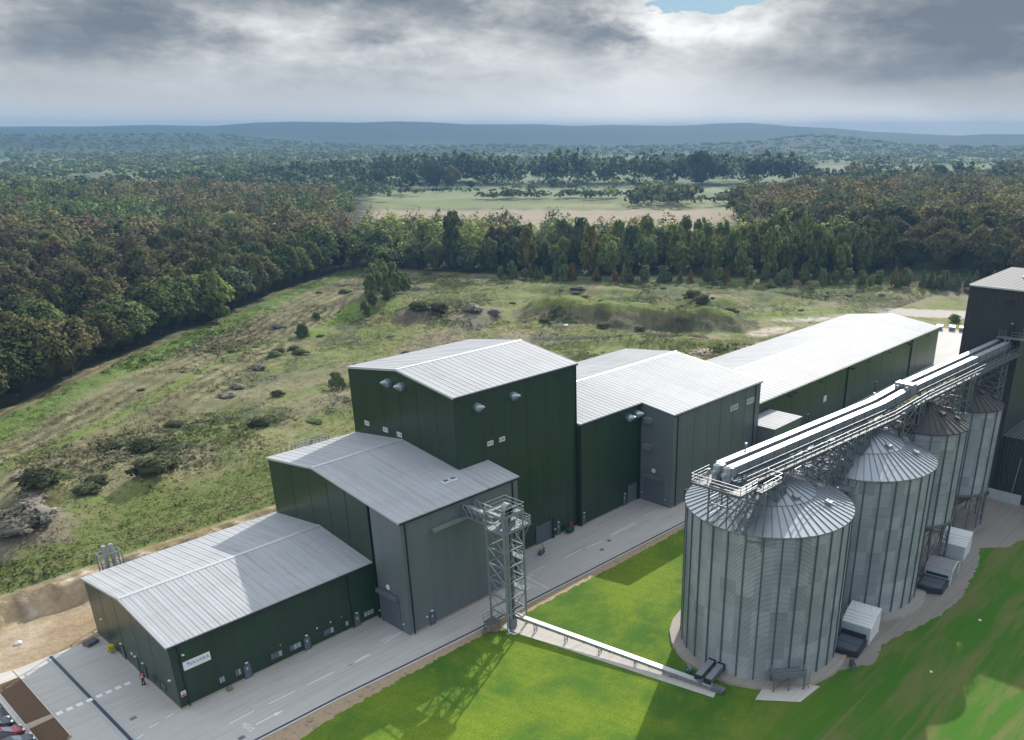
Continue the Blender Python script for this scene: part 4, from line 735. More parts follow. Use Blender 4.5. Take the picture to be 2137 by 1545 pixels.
# ------------------------------------------------------------------ ground conveyor from the tower to the first silo
K = thing('chain_conveyor', 'long thin galvanised conveyor on short legs over the pale slab, tower to nearest silo', 'conveyor', (38.5, -28, 0))
P0, P1 = Vector((36.4, -14.2, 1.55)), Vector((41.9, -42.9, .42))
mb = MB(); mb.bar(P0, P1, .62, .40); mb.build('casing', M_GALV, K); d_ = (P1 - P0).normalized(); mb = MB()
mb.bar(P0 + Vector((0, 0, .23)), P1 + Vector((0, 0, .23)), .74, .05); mb.build('lid', M_TRIM, K)
for i in range(16): p = P0.lerp(P1, (i + .5) / 16); MB().bar(p - d_ * .04, p + d_ * .04, .72, .50).build('flange', M_GALVD, K)
for t_ in (.15, .31, .48, .65, .82):
    p = P0.lerp(P1, t_); mb = MB()
    for s_ in (-.26, .26): mb.bar((p.x + s_, p.y, .05), (p.x + s_, p.y, p.z - .15), .08)
    mb.bar((p.x - .26, p.y, .1), (p.x + .26, p.y, p.z - .3), .05); mb.bar((p.x - .26, p.y, .35), (p.x + .26, p.y, .35), .06); mb.build('support_leg', M_GALVD, K)
mb = MB(); mb.bar(P1 - d_ * .2, P1 + d_ * 1.0, .8, .55); mb.tube(P1 + d_ * 1.0 + Vector((-.4, 0, 0)), P1 + d_ * 1.0 + Vector((.4, 0, 0)), .28, n=14); mb.build('tail_unit', M_GALVD, K); MB().box(41.2, 41.9, -41.6, -41.0, .5, 1.0).build('inlet_box', M_GALVD, K)
for i, (a, b) in enumerate((((41.5, -40.9, 1.0), (45.6, -40.4, 1.25)), ((41.6, -42.2, 1.0), (45.6, -41.7, 1.25)))):
    c = thing('discharge_trough', 'steel discharge trough into nearest silo, ' + ('the one nearer the road' if i == 0 else 'the one nearer the viewer with its open dark mouth'), 'trough', a, 'discharge troughs at the silo foot')
    mb = MB(); mb.bar(a, b, .74, .62); mb.build('casing', M_GALVD, c); mb = MB(); A_ = Vector(a); dd = (Vector(b) - A_).normalized(); mb.bar(A_ - dd * .04, A_ + dd * .04, .9, .78); B_ = Vector(b); mb.bar(B_ - dd * .6, B_ - dd * .5, .95, .85); mb.build('end_flange', M_DARKP, c)
    mb = MB(); mb.bar(A_ + dd * .2 + Vector((0, 0, .33)), B_ - dd * .7 + Vector((0, 0, .33)), .78, .05); mb.build('lid', M_GALV, c); mb = MB(); mb.bar((a[0] + .5, a[1], .05), (a[0] + .5, a[1], a[2] - .3), .1); mb.bar((a[0] + 2.6, a[1], .05), (a[0] + 2.6, a[1], a[2] - .2), .1); mb.build('leg', M_GALVD, c)
# ------------------------------------------------------------------ silos
M_PAD = conc_mat('pad_concrete', (.33, .30, .26))
def silo_mats(i, wallc, roofc, rm):
    return (mat('silo_wall' if i < 2 else 'small_silo_wall', wallc, .40, .55, .10, .5, streak=.08, ribs=('Z', .16, .028)), mat('silo_roof' if i < 2 else 'rusty_silo_roof', roofc, *rm))
SILOS = [(54.9, -40.8, 9.74, 18.99, 22.6, 30, 0.35, 'nearest and largest ribbed grain silo, the railed platform at its foot'), (75.6, -42.7, 9.5, 19.6, 23.7, 30, 0.35, 'large ribbed grain silo with pale roof, second from the lawn conveyor'),
         (89.1, -45.8, 5.67, 21.5, 24.3, 16, 7.6, 'slim raised silo with brown roof, between big silos and the tower-side silo'), (107.0, -45.4, 5.45, 20.3, 23.4, 16, 6.4, 'slim raised silo with brown roof on tall legs, beside the black tower')]
M_STIFF = mat('silo_stiffener', (.10, .125, .15), .5, .3, .1)
for i, (sx, sy, R_, he, ha, ns, zb, lab) in enumerate(SILOS):
    S = thing('grain_silo', lab, 'silo', (sx, sy, 0), 'grain silos in a row')
    mw, mr = silo_mats(i, (.325, .362, .385), (.27, .31, .345) if i < 2 else (.040, .040, .042), (.42, .5, .10, .8) if i < 2 else (.7, .1, .3, .6))
    if i in (0, 2): tiles(mw, .17, sz=1.6, polar=ns)
    c = (sx, sy, 0); mb = MB(); mb.lathe(c, [(R_, zb), (R_, he)], 96 if i < 2 else 64); wall = mb.build('wall', mw, S, smooth=True)
    mb = MB()
    for z in np.arange(zb + 1.6, he - .4, 1.6): mb.lathe(c, [(R_ + .004, z - .02), (R_ + .02, z), (R_ + .004, z + .02)], 64)
    mb.build('sheet_joint', M_GALVD, wall)
    for k in range(ns):
        a = 2 * math.pi * (k + .35) / ns; ca, sa = math.cos(a), math.sin(a); b = MB(); w = .085; d0, d1 = R_ - .01, R_ + .11
        b.add([(sx + r_ * ca - e_ * sa, sy + r_ * sa + e_ * ca, z) for z in (zb, he - .06) for r_, e_ in ((d0, -w), (d1, -w), (d1, w), (d0, w))], [(3, 2, 1, 0), (4, 5, 6, 7), (0, 1, 5, 4), (1, 2, 6, 5), (2, 3, 7, 6), (3, 0, 4, 7)]); b.build('stiffener', M_STIFF, S)
    rr = R_ + .18; hr = ha - he; mb = MB(); mb.lathe(c, [(rr, he - .12), (rr, he), (.55, ha), (.55, ha + .25), (0.0, ha + .3)], 96 if i < 2 else 64); roof = mb.build('roof', mr, S)
    sm = MB(); no = 60 if i < 2 else 32
    for k in range(no):
        a = 2 * math.pi * (k + .5) / no; ca, sa = math.cos(a), math.sin(a); r1_ = .62 if k % 2 == 0 else .56 * R_
        if i > 1 and k % 2: r1_ = .35 * R_
        zf = lambda r_: he + hr * (rr - r_) / (rr - .55)
        sm.bar((sx + rr * ca, sy + rr * sa, he + .04), (sx + r1_ * ca, sy + r1_ * sa, zf(r1_) + .05), .07, .10)
    sm.lathe(c, [(.56 * R_ + .06, he + hr * (rr - .56 * R_ - .06) / (rr - .55) + .03), (.56 * R_ - .06, he + hr * (rr - .56 * R_ + .06) / (rr - .55) + .07)], 64)
    sm.build('roof_seam', mat('roof_seam_metal', (.17, .19, .215), .5, .4, .05) if i < 2 else mat('rusty_seam', (.05, .042, .04), .7), roof)
    for a, fr in ((-1.9, .46), (-.75, .62), (-.15, .58), (2.6, .5), (-1.35, .72)):
        r_ = R_ * fr; z = he + hr * (rr - r_) / (rr - .55); ca, sa = math.cos(a), math.sin(a); p = Vector((sx + r_ * ca, sy + r_ * sa, z)); o_ = Vector((ca, sa, -hr / rr)).normalized(); b = MB(); b.bar(p - o_ * .38 + Vector((0, 0, .16)), p + o_ * .38 + Vector((0, 0, .22)), .72, .42); b.build('roof_hatch', M_GALV if i < 2 else mat('rusty_seam', (.05, .042, .04)), roof)
    if i < 2:
        mb = MB(); mb.lathe(c, [(R_ + 1.5, -.05), (R_ + 1.45, .36), (0, .36)], 26); mb.build('base_pad', M_PAD, S)
    else:
        mb = MB(); mb.lathe(c, [(R_ + .1, zb - .25), (R_ + .16, zb - .2), (R_ + .16, zb + .12), (R_ + .1, zb + .14)], 64); mb.build('ring_beam', M_GALVD, S)
        mb = MB(); mb.lathe(c, [(R_ - .05, zb), (.5, zb - 4.6), (.5, zb - 5.2)], 40); mb.build('hopper', mat('hopper_steel', (.13, .14, .15), .5, .3), S)
        pp = [(sx + (R_ + .02) * math.cos(2 * math.pi * (k + .35) / ns), sy + (R_ + .02) * math.sin(2 * math.pi * (k + .35) / ns)) for k in range(ns)]
        for x, y in pp: MB().box(x - .10, x + .10, y - .10, y + .10, 0, zb).build('leg', M_GALVD, S)
        br = MB()
        for (a, b), (c_, d) in zip(pp, pp[1:] + pp[:1]):
            br.bar((a, b, zb * .38), (c_, d, zb - .3), .08); br.bar((c_, d, zb * .38), (a, b, zb - .3), .08); br.bar((a, b, zb * .38), (c_, d, zb * .38), .1)
        br.build('leg_brace', M_GALVD, S); mb = MB(); mb.lathe((sx, sy, 0), [(R_ + 1, -.05), (R_ + 1, .3), (0, .3)], 24); mb.build('base_pad', M_CONC2, S)
# platform at the door of the nearest silo
Pl = thing('access_platform', 'small galvanised platform with railings against the foot of the nearest silo', 'platform', (46.9, -49, 0), rz=math.radians(-48 + 0))
def rot2(o, deg, loc): o.location = loc; o.rotation_euler = (0, 0, math.radians(deg)); return o
rot2(Pl, 49 - 90, (48.2, -48.6, .1)); Pl['_o'] = (0, 0, 0)
mb = MB(); mb.box(-1.9, 1.9, -1.3, 1.1, 1.75, 1.9); mb.build('deck', M_GALVD, Pl)
for x in (-1.8, 0, 1.8): MB().box(x - .07, x + .07, -1.27, -1.13, 0, 1.75).build('leg', M_GALVD, Pl)
mb = MB(); mb.bar((-1.8, -1.2, .3), (0, -1.2, 1.7), .08); mb.bar((1.8, -1.2, 1.7), (1.8, .9, .5), .08); mb.build('brace', M_GALVD, Pl)
mb = MB(); mb.rail([(-1.85, .9, 1.9), (-1.85, -1.25, 1.9), (1.85, -1.25, 1.9), (1.85, .9, 1.9)], 1.0, .03, rails=(1, .55)); mb.build('railing', M_GALV, Pl)
mb = MB()
for x in (2.0, 2.45): mb.bar((x, -1.1, 0), (x, -1.1, 2.7), .06)
for i in range(7): mb.bar((2.0, -1.1, .3 + .3 * i), (2.45, -1.1, .3 + .3 * i), .04)
mb.build('ladder', M_GALV, Pl)
mb = MB(); mb.box(-.75, .75, .95, 1.2, 1.95, 3.3); mb.build('silo_door', M_GALV, Pl); MB().box(.15, .30, .90, .95, 2.5, 2.65).build('latch', M_WHITE, Pl)
# ------------------------------------------------------------------ twin overhead conveyor along the silo tops
O = thing('overhead_conveyor', 'twin pale conveyor casings with a railed walkway running above the silos into the black tower', 'conveyor', (83, -43, 25))
path = [(46.4, -40.2, 25.3), (78.5, -42.9, 25.6), (87.5, -43.7, 26.4), (120.4, -46.1, 27.2)]
def along(off, dz, pts=path):
    out = []
    for i, p in enumerate(pts):
        a = Vector(pts[max(i - 1, 0)]); b = Vector(pts[min(i + 1, len(pts) - 1)]); d = (b - a); d.z = 0; d.normalize(); n = Vector((-d.y, d.x, 0)); out.append(Vector(p) + n * off + Vector((0, 0, dz)))
    return out
for off in (1.25, -.45):
    q = along(off, .1)
    for k, (a, b) in enumerate(zip(q, q[1:])):
        MB().bar(a, b, .84, .98).build('casing', mat('conveyor_casing', (.20, .225, .26), .48, .35, .10, .8), O); r = MB(); r.bar(a + Vector((0, 0, .52)), b + Vector((0, 0, .52)), .90, .05); r.build('lid', mat('conveyor_lid', (.32, .34, .36), .42, .25, .05), O)
        n = int((b - a).length / 2.4); d = (b - a).normalized()
        for i in range(n + 1): p = a.lerp(b, i / n); MB().bar(p - d * .03, p + d * .03, .96, 1.12).build('flange', M_GALVD, O)
wp = along(-2.0, -1.1); mb = MB(); gl = MB(); rl = MB()
for a, b in zip(wp, wp[1:]):
    mb.bar(a, b, 1.15, .10); 
    for s_ in (-.6, .6): d = (b - a).normalized(); n = Vector((-d.y, d.x, 0)); gl.bar(a + n * s_ - Vector((0, 0, .1)), b + n * s_ - Vector((0, 0, .1)), .10, .26)
mb.build('walkway', mat('grating', (.06, .07, .085), .6, .2, .1, 2), O)
for off in (-2.58, -1.42): rl.rail(along(off, -1.05), 1.05, .032, 1.8)
rl.build('railing', M_GALVD, O)
for off in (1.45, -.8): 
    q = along(off, -.6)
    for a, b in zip(q, q[1:]): gl.bar(a, b, .14, .36)
lowr = along(.3, -1.7)
for off in (1.2, -2.2):
    q = along(off, -1.75); q0 = along(off, -.65)
    for (a, b), (c, d) in zip(zip(q, q[1:]), zip(q0, q0[1:])):
        gl.bar(a, b, .12); n = int((b - a).length / 1.9)
        for i in range(n): gl.bar(a.lerp(b, i / n), c.lerp(d, (i + 1) / n), .07); gl.bar(c.lerp(d, (i + 1) / n), a.lerp(b, (i + 1) / n), .07)
gl.build('girder', mat('girder_steel', (.10, .12, .145), .55, .3, .15), O)
# head platform over the near rim of the first silo
mb = MB(); mb.box(43.2, 46.6, -43.9, -37.6, 24.0, 24.16); mb.box(46.6, 50.6, -44.6, -42.3, 23.6, 23.76); mb.build('platform', MATS['grating'], O)
mb = MB(); mb.rail([(46.6, -37.6, 24.16), (43.2, -37.6, 24.16), (43.2, -43.9, 24.16), (46.6, -43.9, 24.16)], 1.1, .03, rails=(1, .66, .33), toe=.16); mb.rail([(46.6, -44.6, 23.76), (50.6, -44.6, 23.76), (50.6, -43.0, 23.76)], 1.1, .03, rails=(1, .55), toe=.16); mb.build('railing', M_GALV, O)
for dx_, off in ((0, .95), (.3, -.4)):
    mb = MB(); p = Vector((45.6 + dx_ * 0, -40.2 + off, 25.2)); mb.tube(p, p + Vector((0, 0, .75)), .42, .42, 14); mb.tube(p + Vector((0, 0, .75)), p + Vector((0, 0, .98)), .42, .12, 14); mb.box(p.x + .3, p.x + 1.0, p.y - .5, p.y + .5, 24.8, 25.9); mb.tube(p + Vector((-.9, 0, .1)), p + Vector((-.3, 0, .1)), .24, n=12); mb.box(p.x - .5, p.x + .5, p.y - .3, p.y + .3, 24.15, 25.2); mb.build('drive_unit', mat('motor_casing', (.36, .39, .42), .4, .3, .1), O)
MB().box(44.95, 45.25, -38.7, -38.45, 24.9, 25.5).bar((45.1, -38.6, 24.1), (45.1, -38.6, 24.9), .08).build('control_box', M_GALV, O)
for off in (1.0, -.35):
    p = along(off, 0)[2]; mb = MB(); mb.box(p.x - 2.2, p.x - .6, p.y - .6, p.y + .6, p.z - .7, p.z + 1.0); mb.tube((p.x - 2.9, p.y, p.z + .5), (p.x - 2.2, p.y, p.z + .5), .28, n=12); mb.build('drive_unit', M_GALV, O)
for x, y, z in ((52, -38.9, 26.2), (79.5, -41.8, 26.6)): mb = MB(); mb.tube((x, y, z - .4), (x, y, z + .3), .07); mb.tube((x, y, z + .3), (x, y, z + .5), .2, .14, 10); mb.build('lamp_post', M_GALV, O)
# spouts onto each silo apex
for (sx, sy, R_, he, ha, ns, zb, lab) in SILOS:
    mb = MB(); t_ = min(max((sx - 46.4) / 74, 0), 1); yk = -40.2 - 5.9 * t_; mb.tube((sx - .6, yk - .3, 24.9 + 1.6 * t_), (sx, sy, ha + .2), .26, n=12); mb.tube((sx, sy, ha + .1), (sx, sy, ha + .55), .5, .4, 14); mb.build('spout', M_GALVD, O)
# trestles: two lattice bents on the near rim, lattice towers in the gaps
def trestle(xs, ys, z0f, z1, levels):
    mb = MB(); pts = [(x, y) for x in xs for y in ys]
    for x, y in pts: mb.bar((x, y, z0f(x, y)), (x, y, z1), .15)
    for (a, b), (c, d) in [(pts[0], pts[1]), (pts[2], pts[3]), (pts[0], pts[2]), (pts[1], pts[3])]:
        za, zb_ = max(z0f(a, b), z0f(c, d)), z1; n = max(1, round((zb_ - za) / levels))
        for i in range(n):
            u, v = za + (zb_ - za) * i / n, za + (zb_ - za) * (i + 1) / n; mb.bar((a, b, u), (c, d, v), .08); mb.bar((c, d, u), (a, b, v), .08); mb.bar((a, b, u), (c, d, u), .09)
    mb.build('trestle', M_GALVD, O)
cone = lambda k: (lambda x, y: SILOS[k][3] + (SILOS[k][4] - SILOS[k][3]) * max(0, 1 - math.hypot(x - SILOS[k][0], y - SILOS[k][1]) / SILOS[k][2]) - .05)
trestle((45.3, 48.0), (-43.5, -38.6), cone(0), 24.0, 2.2)
MB().bar((45.4, -43.6, 17.2), (45.4, -43.6, 19.2), .15).bar((46.2, -45.2, 17.0), (46.2, -45.2, 24), .12).bar((45.4, -41, 16.8), (45.4, -41, 24), .12).bar((45.35, -43.6, 18.2), (46.2, -45.3, 18.2), .1).build('trestle_leg', M_GALVD, O)
trestle((51.2, 53.0), (-43.9, -39.2), cone(0), 24.0, 1.6)
for x0 in (62.4, 65.2): trestle((x0, x0 + 2.2), (-44.4, -39.8), lambda x, y: 18.6, 24.3, 1.7)
trestle((66.2, 68.4), (-44.8, -40.6), lambda x, y: 19.4, 24.4, 1.7)
trestle((70.5, 72.3), (-45.0, -41.2), cone(1), 24.4, 1.5); trestle((80.0, 83.6), (-46.2, -41.9), lambda x, y: 19.3, 25.0, 1.8); trestle((84.6, 86.2), (-46.4, -42.4), lambda x, y: 20.5, 25.6, 1.7)
trestle((95.6, 98.6), (-47.2, -43.2), lambda x, y: 19.0, 25.9, 2.0); trestle((100.2, 102.2), (-47.6, -43.6), lambda x, y: 20.3, 26.2, 1.8); trestle((113.5, 116.5), (-48.0, -44.2), lambda x, y: 19.0, 26.6, 2.2)
mb = MB(); mb.box(64.2, 66.0, -46.6, -43.2, 18.7, 18.82); mb.rail([(64.2, -46.6, 18.8), (66, -46.6, 18.8), (66, -43.4, 18.8)], 1.0, .03); mb.build('platform', M_GALVD, O)
# ------------------------------------------------------------------ aeration fan hoods
M_HOOD = mat('white_sheet_hood', (.70, .73, .75), .45, .1, .10, 1.0); M_HOODS = mat('pale_blue_sheet', (.42, .50, .56), .5, .1, .1, .8); M_TRAY = mat('black_plastic_tray', (.022, .025, .034), .45, 0, .1, 1)
def hood(lab, loc, rz, ribbed, tray):
    h = thing('fan_hood', lab, 'fan hood', loc, 'fan hoods beside the silos', rz)
    pr = [(-1.75, 0), (-1.65, 2.3), (.15, 3.3), (1.9, 3.5), (1.9, 0)] if ribbed else [(-2.2, 0), (-2.0, 2.3), (.4, 2.9), (2.4, 2.0), (2.4, 0)]
    m = MB(); m.prism(pr, 'y', -1.85, 1.85); m.build('hood', M_HOOD if ribbed else mat('grey_sheet_hood', (.24, .25, .26), .6, .1, .2, 1), h)
    fr = MB(); fr.add([(pr[0][0] - .03, -1.8, .05), (pr[0][0] - .03, 1.8, .05), (pr[1][0] - .03, 1.8, pr[1][1] - .03), (pr[1][0] - .03, -1.8, pr[1][1] - .03)], [(0, 1, 2, 3)]); fr.build('front_panel', M_HOODS, h)
    if ribbed:
        rb = MB()
        for t_ in (.06, .28, .5, .72, .94): 
            for (a, b), (c, d) in (((pr[1]), (pr[2])), ((pr[2]), (pr[3]))): x, z = a + (c - a) * t_, b + (d - b) * t_; rb.bar((x, -1.86, z + .03), (x, 1.86, z + .03), .16, .10)
        rb.build('roof_rib', M_WHITE, h)
    e = MB(); e.bar((pr[0][0], -1.9, 0), (pr[1][0], -1.9, pr[1][1]), .09); e.bar((pr[1][0], -1.9, pr[1][1]), (pr[2][0], -1.9, pr[2][1]), .09); e.bar((pr[2][0], -1.9, pr[2][1]), (pr[3][0], -1.9, pr[3][1]), .09); e.bar((pr[3][0], -1.9, pr[3][1]), (pr[4][0], -1.9, 0), .09); e.build('edge_frame', M_WHITE, h)
    if tray:
        c = thing('air_tray', tray, 'tray', loc, 'black air trays', rz); m = MB(); m.prism([(-2.0, -1.7), (1.3, -1.7), (1.3, 1.8), (-2.6, 1.8), (-2.75, .2)], 'z', .1, .95); 
        m.v = [(x - 3.4, y, z) for x, y, z in m.v]; m.build('body', M_TRAY, c); m = MB().box(-5.6, -2.35, -1.4, 1.5, .952, .975); m.build('lid', mat('tray_lid', (.075, .09, .115), .35, 0, .1), c); m = MB(); m.box(-4.1, -4.02, -1.4, 1.5, .975, 1.0); m.box(-2.14, -2.02, -1.5, 1.6, .9, 1.5); m.build('lid_rib', M_TRAY, c)
hood('white ribbed fan hood between the two large silos', (64.0, -50.3, 0), .12, True, 'black angular tray in front of the white hood by the nearest silo')
hood('grey-topped fan hood with a pale front beside the second silo', (86.2, -52.4, 0), .10, False, 'black angular tray in front of the grey-topped hood at the second silo')
hood('white ribbed fan hood on the bare ground below the slim silos', (94.6, -51.2, 0), .10, True, None)
# ------------------------------------------------------------------ flue stack behind the office shed
Fl = thing('flue_stack', 'pair of grey flues in a light lattice frame rising behind the low office shed', 'flue stack', (4.0, 25.6, 0))
for dx_ in (-.4, .45): MB().tube((4 + dx_, 25.6, 0), (4 + dx_, 25.6, 10.6), .27, n=18).build('flue', mat('flue_steel', (.30, .31, .33), .5, .3, .2), Fl, smooth=True)
for dx_ in (-1.25, 1.3):
    for dy_ in (-.7, .7): MB().box(4 + dx_ - .07, 4 + dx_ + .07, 25.6 + dy_ - .07, 25.6 + dy_ + .07, 0, 9.7).build('leg', M_GALV, Fl)
for z in (2, 4, 6, 7.9, 9.6):
    mb = MB()
    for dy_ in (-.7, .7): mb.bar((2.75, 25.6 + dy_, z), (5.3, 25.6 + dy_, z), .1)
    for x in (2.75, 5.3): mb.bar((x, 24.9, z), (x, 26.3, z), .1)
    if z > 5 and z < 9: mb.bar((2.75, 24.9, z), (5.3, 24.9, z + 1.8), .06)
    mb.build('frame_ring', M_GALV, Fl)
# ------------------------------------------------------------------ cars at the kerb
def car(lab, loc, paint, rz=0.0, h=1.42):
    c = thing('parked_car', lab, 'car', loc, 'cars parked in the bays', rz, True)
    L_, Wd = 3.9, 1.66
    st = [(-1.95, .32, .62, .70), (-1.85, .24, .80, .78), (-1.2, .22, .88, .82), (-.7, .22, .90, .83), (.6, .22, .90, .83), (1.3, .22, .82, .82), (1.75, .24, .68, .78), (1.95, .32, .52, .66)]
    vs = []; n = 8
    for x, z0, z1, w in st: vs += [(x, -w * .86, z0), (x, -w, z0 + .12), (x, -w, z1 - .16), (x, -w * .84, z1), (x, w * .84, z1), (x, w, z1 - .16), (x, w, z0 + .12), (x, w * .86, z0)]
    fs = [(i * n + j, i * n + (j + 1) % n, (i + 1) * n + (j + 1) % n, (i + 1) * n + j) for i in range(len(st) - 1) for j in range(n)] + [tuple(range(n)), tuple(range((len(st) - 1) * n, len(st) * n))[::-1]]
    m = MB(); m.add(vs, fs); o = m.build('body', paint, c, smooth=True); bv = o.modifiers.new('soft', 'BEVEL'); bv.width = .05; bv.segments = 2
    rf = [(-1.5, .88, .70), (-1.0, h - .06, .55), (.1, h, .55), (.95, .88, .70)]; m = MB(); vs = []
    for x, z, w in rf: vs += [(x, -w, z), (x, w, z)]
    m.add(vs, [(0, 1, 3, 2), (2, 3, 5, 4), (4, 5, 7, 6), (0, 2, 4, 6), (1, 7, 5, 3)]); m.build('glasshouse', M_GLASS, c)
    m = MB(); m.add([(-1.05, -.54, h - .035), (-1.05, .54, h - .035), (.15, .54, h + .02), (.15, -.54, h + .02)], [(0, 1, 2, 3)]); 
    for s_ in (-1, 1):
        for (x0, z0, w0), (x1, z1, w1) in zip(rf, rf[1:]): m.bar((x0, s_ * w0, z0 + .01), (x1, s_ * w1, z1 + .01), .07)
        m.bar((-.45, s_ * .70, .9), (-.42, s_ * .56, h - .03), .07)
    m.build('roof', paint, c)
    for x in (-1.2, 1.22):
        for s_ in (-1, 1):
            w = MB(); w.tube((x, s_ * .62, .31), (x, s_ * .84, .31), .31, n=20); t_ = w.build('wheel', mat('tyre', (.02, .02, .02), .8), c); r_ = MB(); r_.tube((x, s_ * .845, .31), (x, s_ * .852, .31), .19, n=12); r_.build('rim', M_GALV, t_)
    for s_ in (-1, 1):
        MB().box(1.72, 1.93, s_ * .55 - .17, s_ * .55 + .17, .56, .68).build('headlight', mat('headlight', (.6, .62, .64), .15), c); MB().box(.55, .72, s_ * .82 - .1 + (.08 * s_), s_ * .82 + .1 + (.08 * s_), .86, 1.0).build('mirror', paint, c)
    MB().box(1.88, 1.97, -.45, .45, .34, .46).build('grille', M_DARKP, c); MB().box(1.955, 1.985, -.24, .24, .40, .50).build('number_plate', M_WHITE, c)
car('dark navy car with its nose to the kerb, by the tarmac edge', (-15.1, 11.5, .02), mat('navy_paint', (.010, .016, .030), .22, .3, .03))
car('dark red car parked between two dark cars', (-14.75, 9.0, .02), mat('red_paint', (.16, .010, .028), .22, .3, .03))
car('charcoal car at the bottom picture corner, beside the red car', (-14.5, 6.6, .02), mat('charcoal_paint', (.035, .045, .06), .25, .3, .03))
# ------------------------------------------------------------------ small things about the yard
def bin_(lab, x, y, col, name='wheelie_bin', w=.62, d=.7, h=1.1, rz=0.0):
    b = thing(name, lab, 'bin', (x, y, 0), None, rz, True); m = MB(); mm = mat(name + '_' + str(int(col[0] * 1000)), col, .45, 0, .08)
    m.add([(sx_ * w / 2 * k, sy_ * d / 2 * k, z) for z, k in ((.1, .8), (h * .88, 1.0)) for sx_, sy_ in ((-1, -1), (1, -1), (1, 1), (-1, 1))], [(3, 2, 1, 0), (4, 5, 6, 7), (0, 1, 5, 4), (1, 2, 6, 5), (2, 3, 7, 6), (3, 0, 4, 7)]); m.build('body', mm, b)
    m = MB(); m.prism([(-d / 2 - .04, h * .88), (d / 2 + .04, h * .88), (d / 2 + .02, h * .97), (-d / 2, h)], 'x', -w / 2 - .03, w / 2 + .03); m.build('lid', mm, b)
    for s_ in (-1, 1): MB().tube((s_ * w / 2 - .05 * s_, d / 2 - .05, .1), (s_ * w / 2, d / 2 - .05, .1), .1, n=12).build('wheel', M_DARKP, b)
    return b
bin_('bright yellow bin against the gable of the office shed', -.55, 17.9, (.52, .42, .01), h=1.0)
bin_('dark green squat grit bin beside the red hose box', 61.7, -1.75, (.012, .075, .050), 'grit_bin', 1.25, .9, .8)
p = thing('pallet_stack', 'grey battered pallet pile at the corner of concrete and stone track', 'pallet', (-1.5, 21.8, 0), None, .3)
for i in range(3): 
    m = MB()
    for k in range(5): m.box(-.75, .75, -.55 + .24 * k, -.40 + .24 * k, .12 + .16 * i, .15 + .16 * i)
    for x in (-.7, 0, .7): m.box(x - .06, x + .06, -.55, .56, .02 + .16 * i, .12 + .16 * i)
    m.build('pallet', mat('grey_timber', (.14, .14, .15), .9, 0, .2, 3), p)
b = thing('barrier_frame', 'yellow steel barrier frame round a grate at the left edge', 'barrier', (-14.0, 21.9, 0)); m = MB()
for z in (.5, 1.0):
    for a, c_ in (((-16.5, 20.95), (-12.9, 20.95)), ((-12.9, 20.95), (-12.9, 23.0)), ((-12.9, 23.0), (-16.5, 23.0))): m.bar((a[0], a[1], z), (c_[0], c_[1], z), .13)
for x, y in ((-12.9, 20.95), (-12.9, 23.0), (-14.7, 20.95), (-14.7, 23.0), (-16.5, 20.95), (-16.5, 23)): m.bar((x, y, 0), (x, y, 1.05), .1)
m.build('rail', mat('yellow_steel', (.55, .33, .01), .5), b); MB().box(-16.4, -13.0, 21.1, 22.9, .02, .12).build('grate', M_GALVD, b)
def rock(lab, x, y, r, col, name='stone', cat='stone', seed=0, grp=None, z=0.0):
    rnd = random.Random(seed); bm = bmesh.new(); bmesh.ops.create_icosphere(bm, subdivisions=2, radius=r)
    for v in bm.verts: v.co *= rnd.uniform(.78, 1.15); v.co.z *= .6
    me = bpy.data.meshes.new(name); bm.to_mesh(me); bm.free(); me.materials.append(mat('stone_' + str(int(col[0] * 100)), col, .9, 0, .2, 3)); o = link(me, name, None, (x, y, z + r * .25)); return tag(o, lab, cat, grp)
for i, (x, y, r) in enumerate(((8.3, -12.6, .30), (14.5, -12.95, .24), (20.6, -13.2, .18), (5.0, -13.3, .12))): rock(['broad buff stone on the soil verge nearest the bottom edge', 'buff stone on the soil verge beyond the broad one', 'small buff stone on the verge near the tower', 'tiny pebble on the verge at the bottom edge'][i], x, y, r, (.34, .24, .15), seed=i, grp='stones on the verge')
rock('brown heap of grit at the foot of the green wall', 5.3, -.55, .42, (.20, .165, .12), 'grit_heap', 'heap', 9)
for i, (x, y, r, lb) in enumerate(((-7.5, 28.8, .45, 'white lump of chalk on the stone track by the cutting'), (172, 103, .9, 'white sheet caught at the foot of the flat-topped mound'), (77.7, -60.9, .22, 'small white litter scrap high on the mown bank'), (62, -60.5, .2, 'small pale stone on the shaded bank'), (115, -60, .35, 'pale blue tub on the grass bank'))): rock(lb, x, y, r, (.62, .63, .63), 'litter' if i else 'chalk_lump', 'litter' if i else 'stone', 20 + i, None, zg(x, y) if y > 26 else 0)
m = thing('hose_reel', 'steel reel drum lying at the foot of the nearest silo by the conveyor', 'reel', (42.9, -38.6, 0)); MB().tube((42.75, -38.6, .45), (43.05, -38.75, .5), .55, n=20).build('drum', M_GALVD, m); MB().tube((42.6, -38.55, .45), (43.2, -38.8, .5), .16, n=10).build('hub', M_GALV, m); MB().bar((42.9, -38.6, 0), (42.9, -38.6, .4), .3).build('stand', M_GALVD, m)
m = thing('outlet_box', 'black outlet box on the apron to the right of the silo platform', 'box', (56.8, -52.9, 0)); MB().prism([(-.3, .05), (.3, .05), (.3, .5), (-.15, .75)], 'x', -.55, .55).build('body', M_TRAY, m) if False else MB().bar((56.4, -53.3, .3), (57.3, -52.5, .45), .5, .5).build('body', M_TRAY, m); MB().bar((56.35, -53.35, .3), (56.42, -53.28, .3), .62, .62).build('flange', M_GALVD, m)
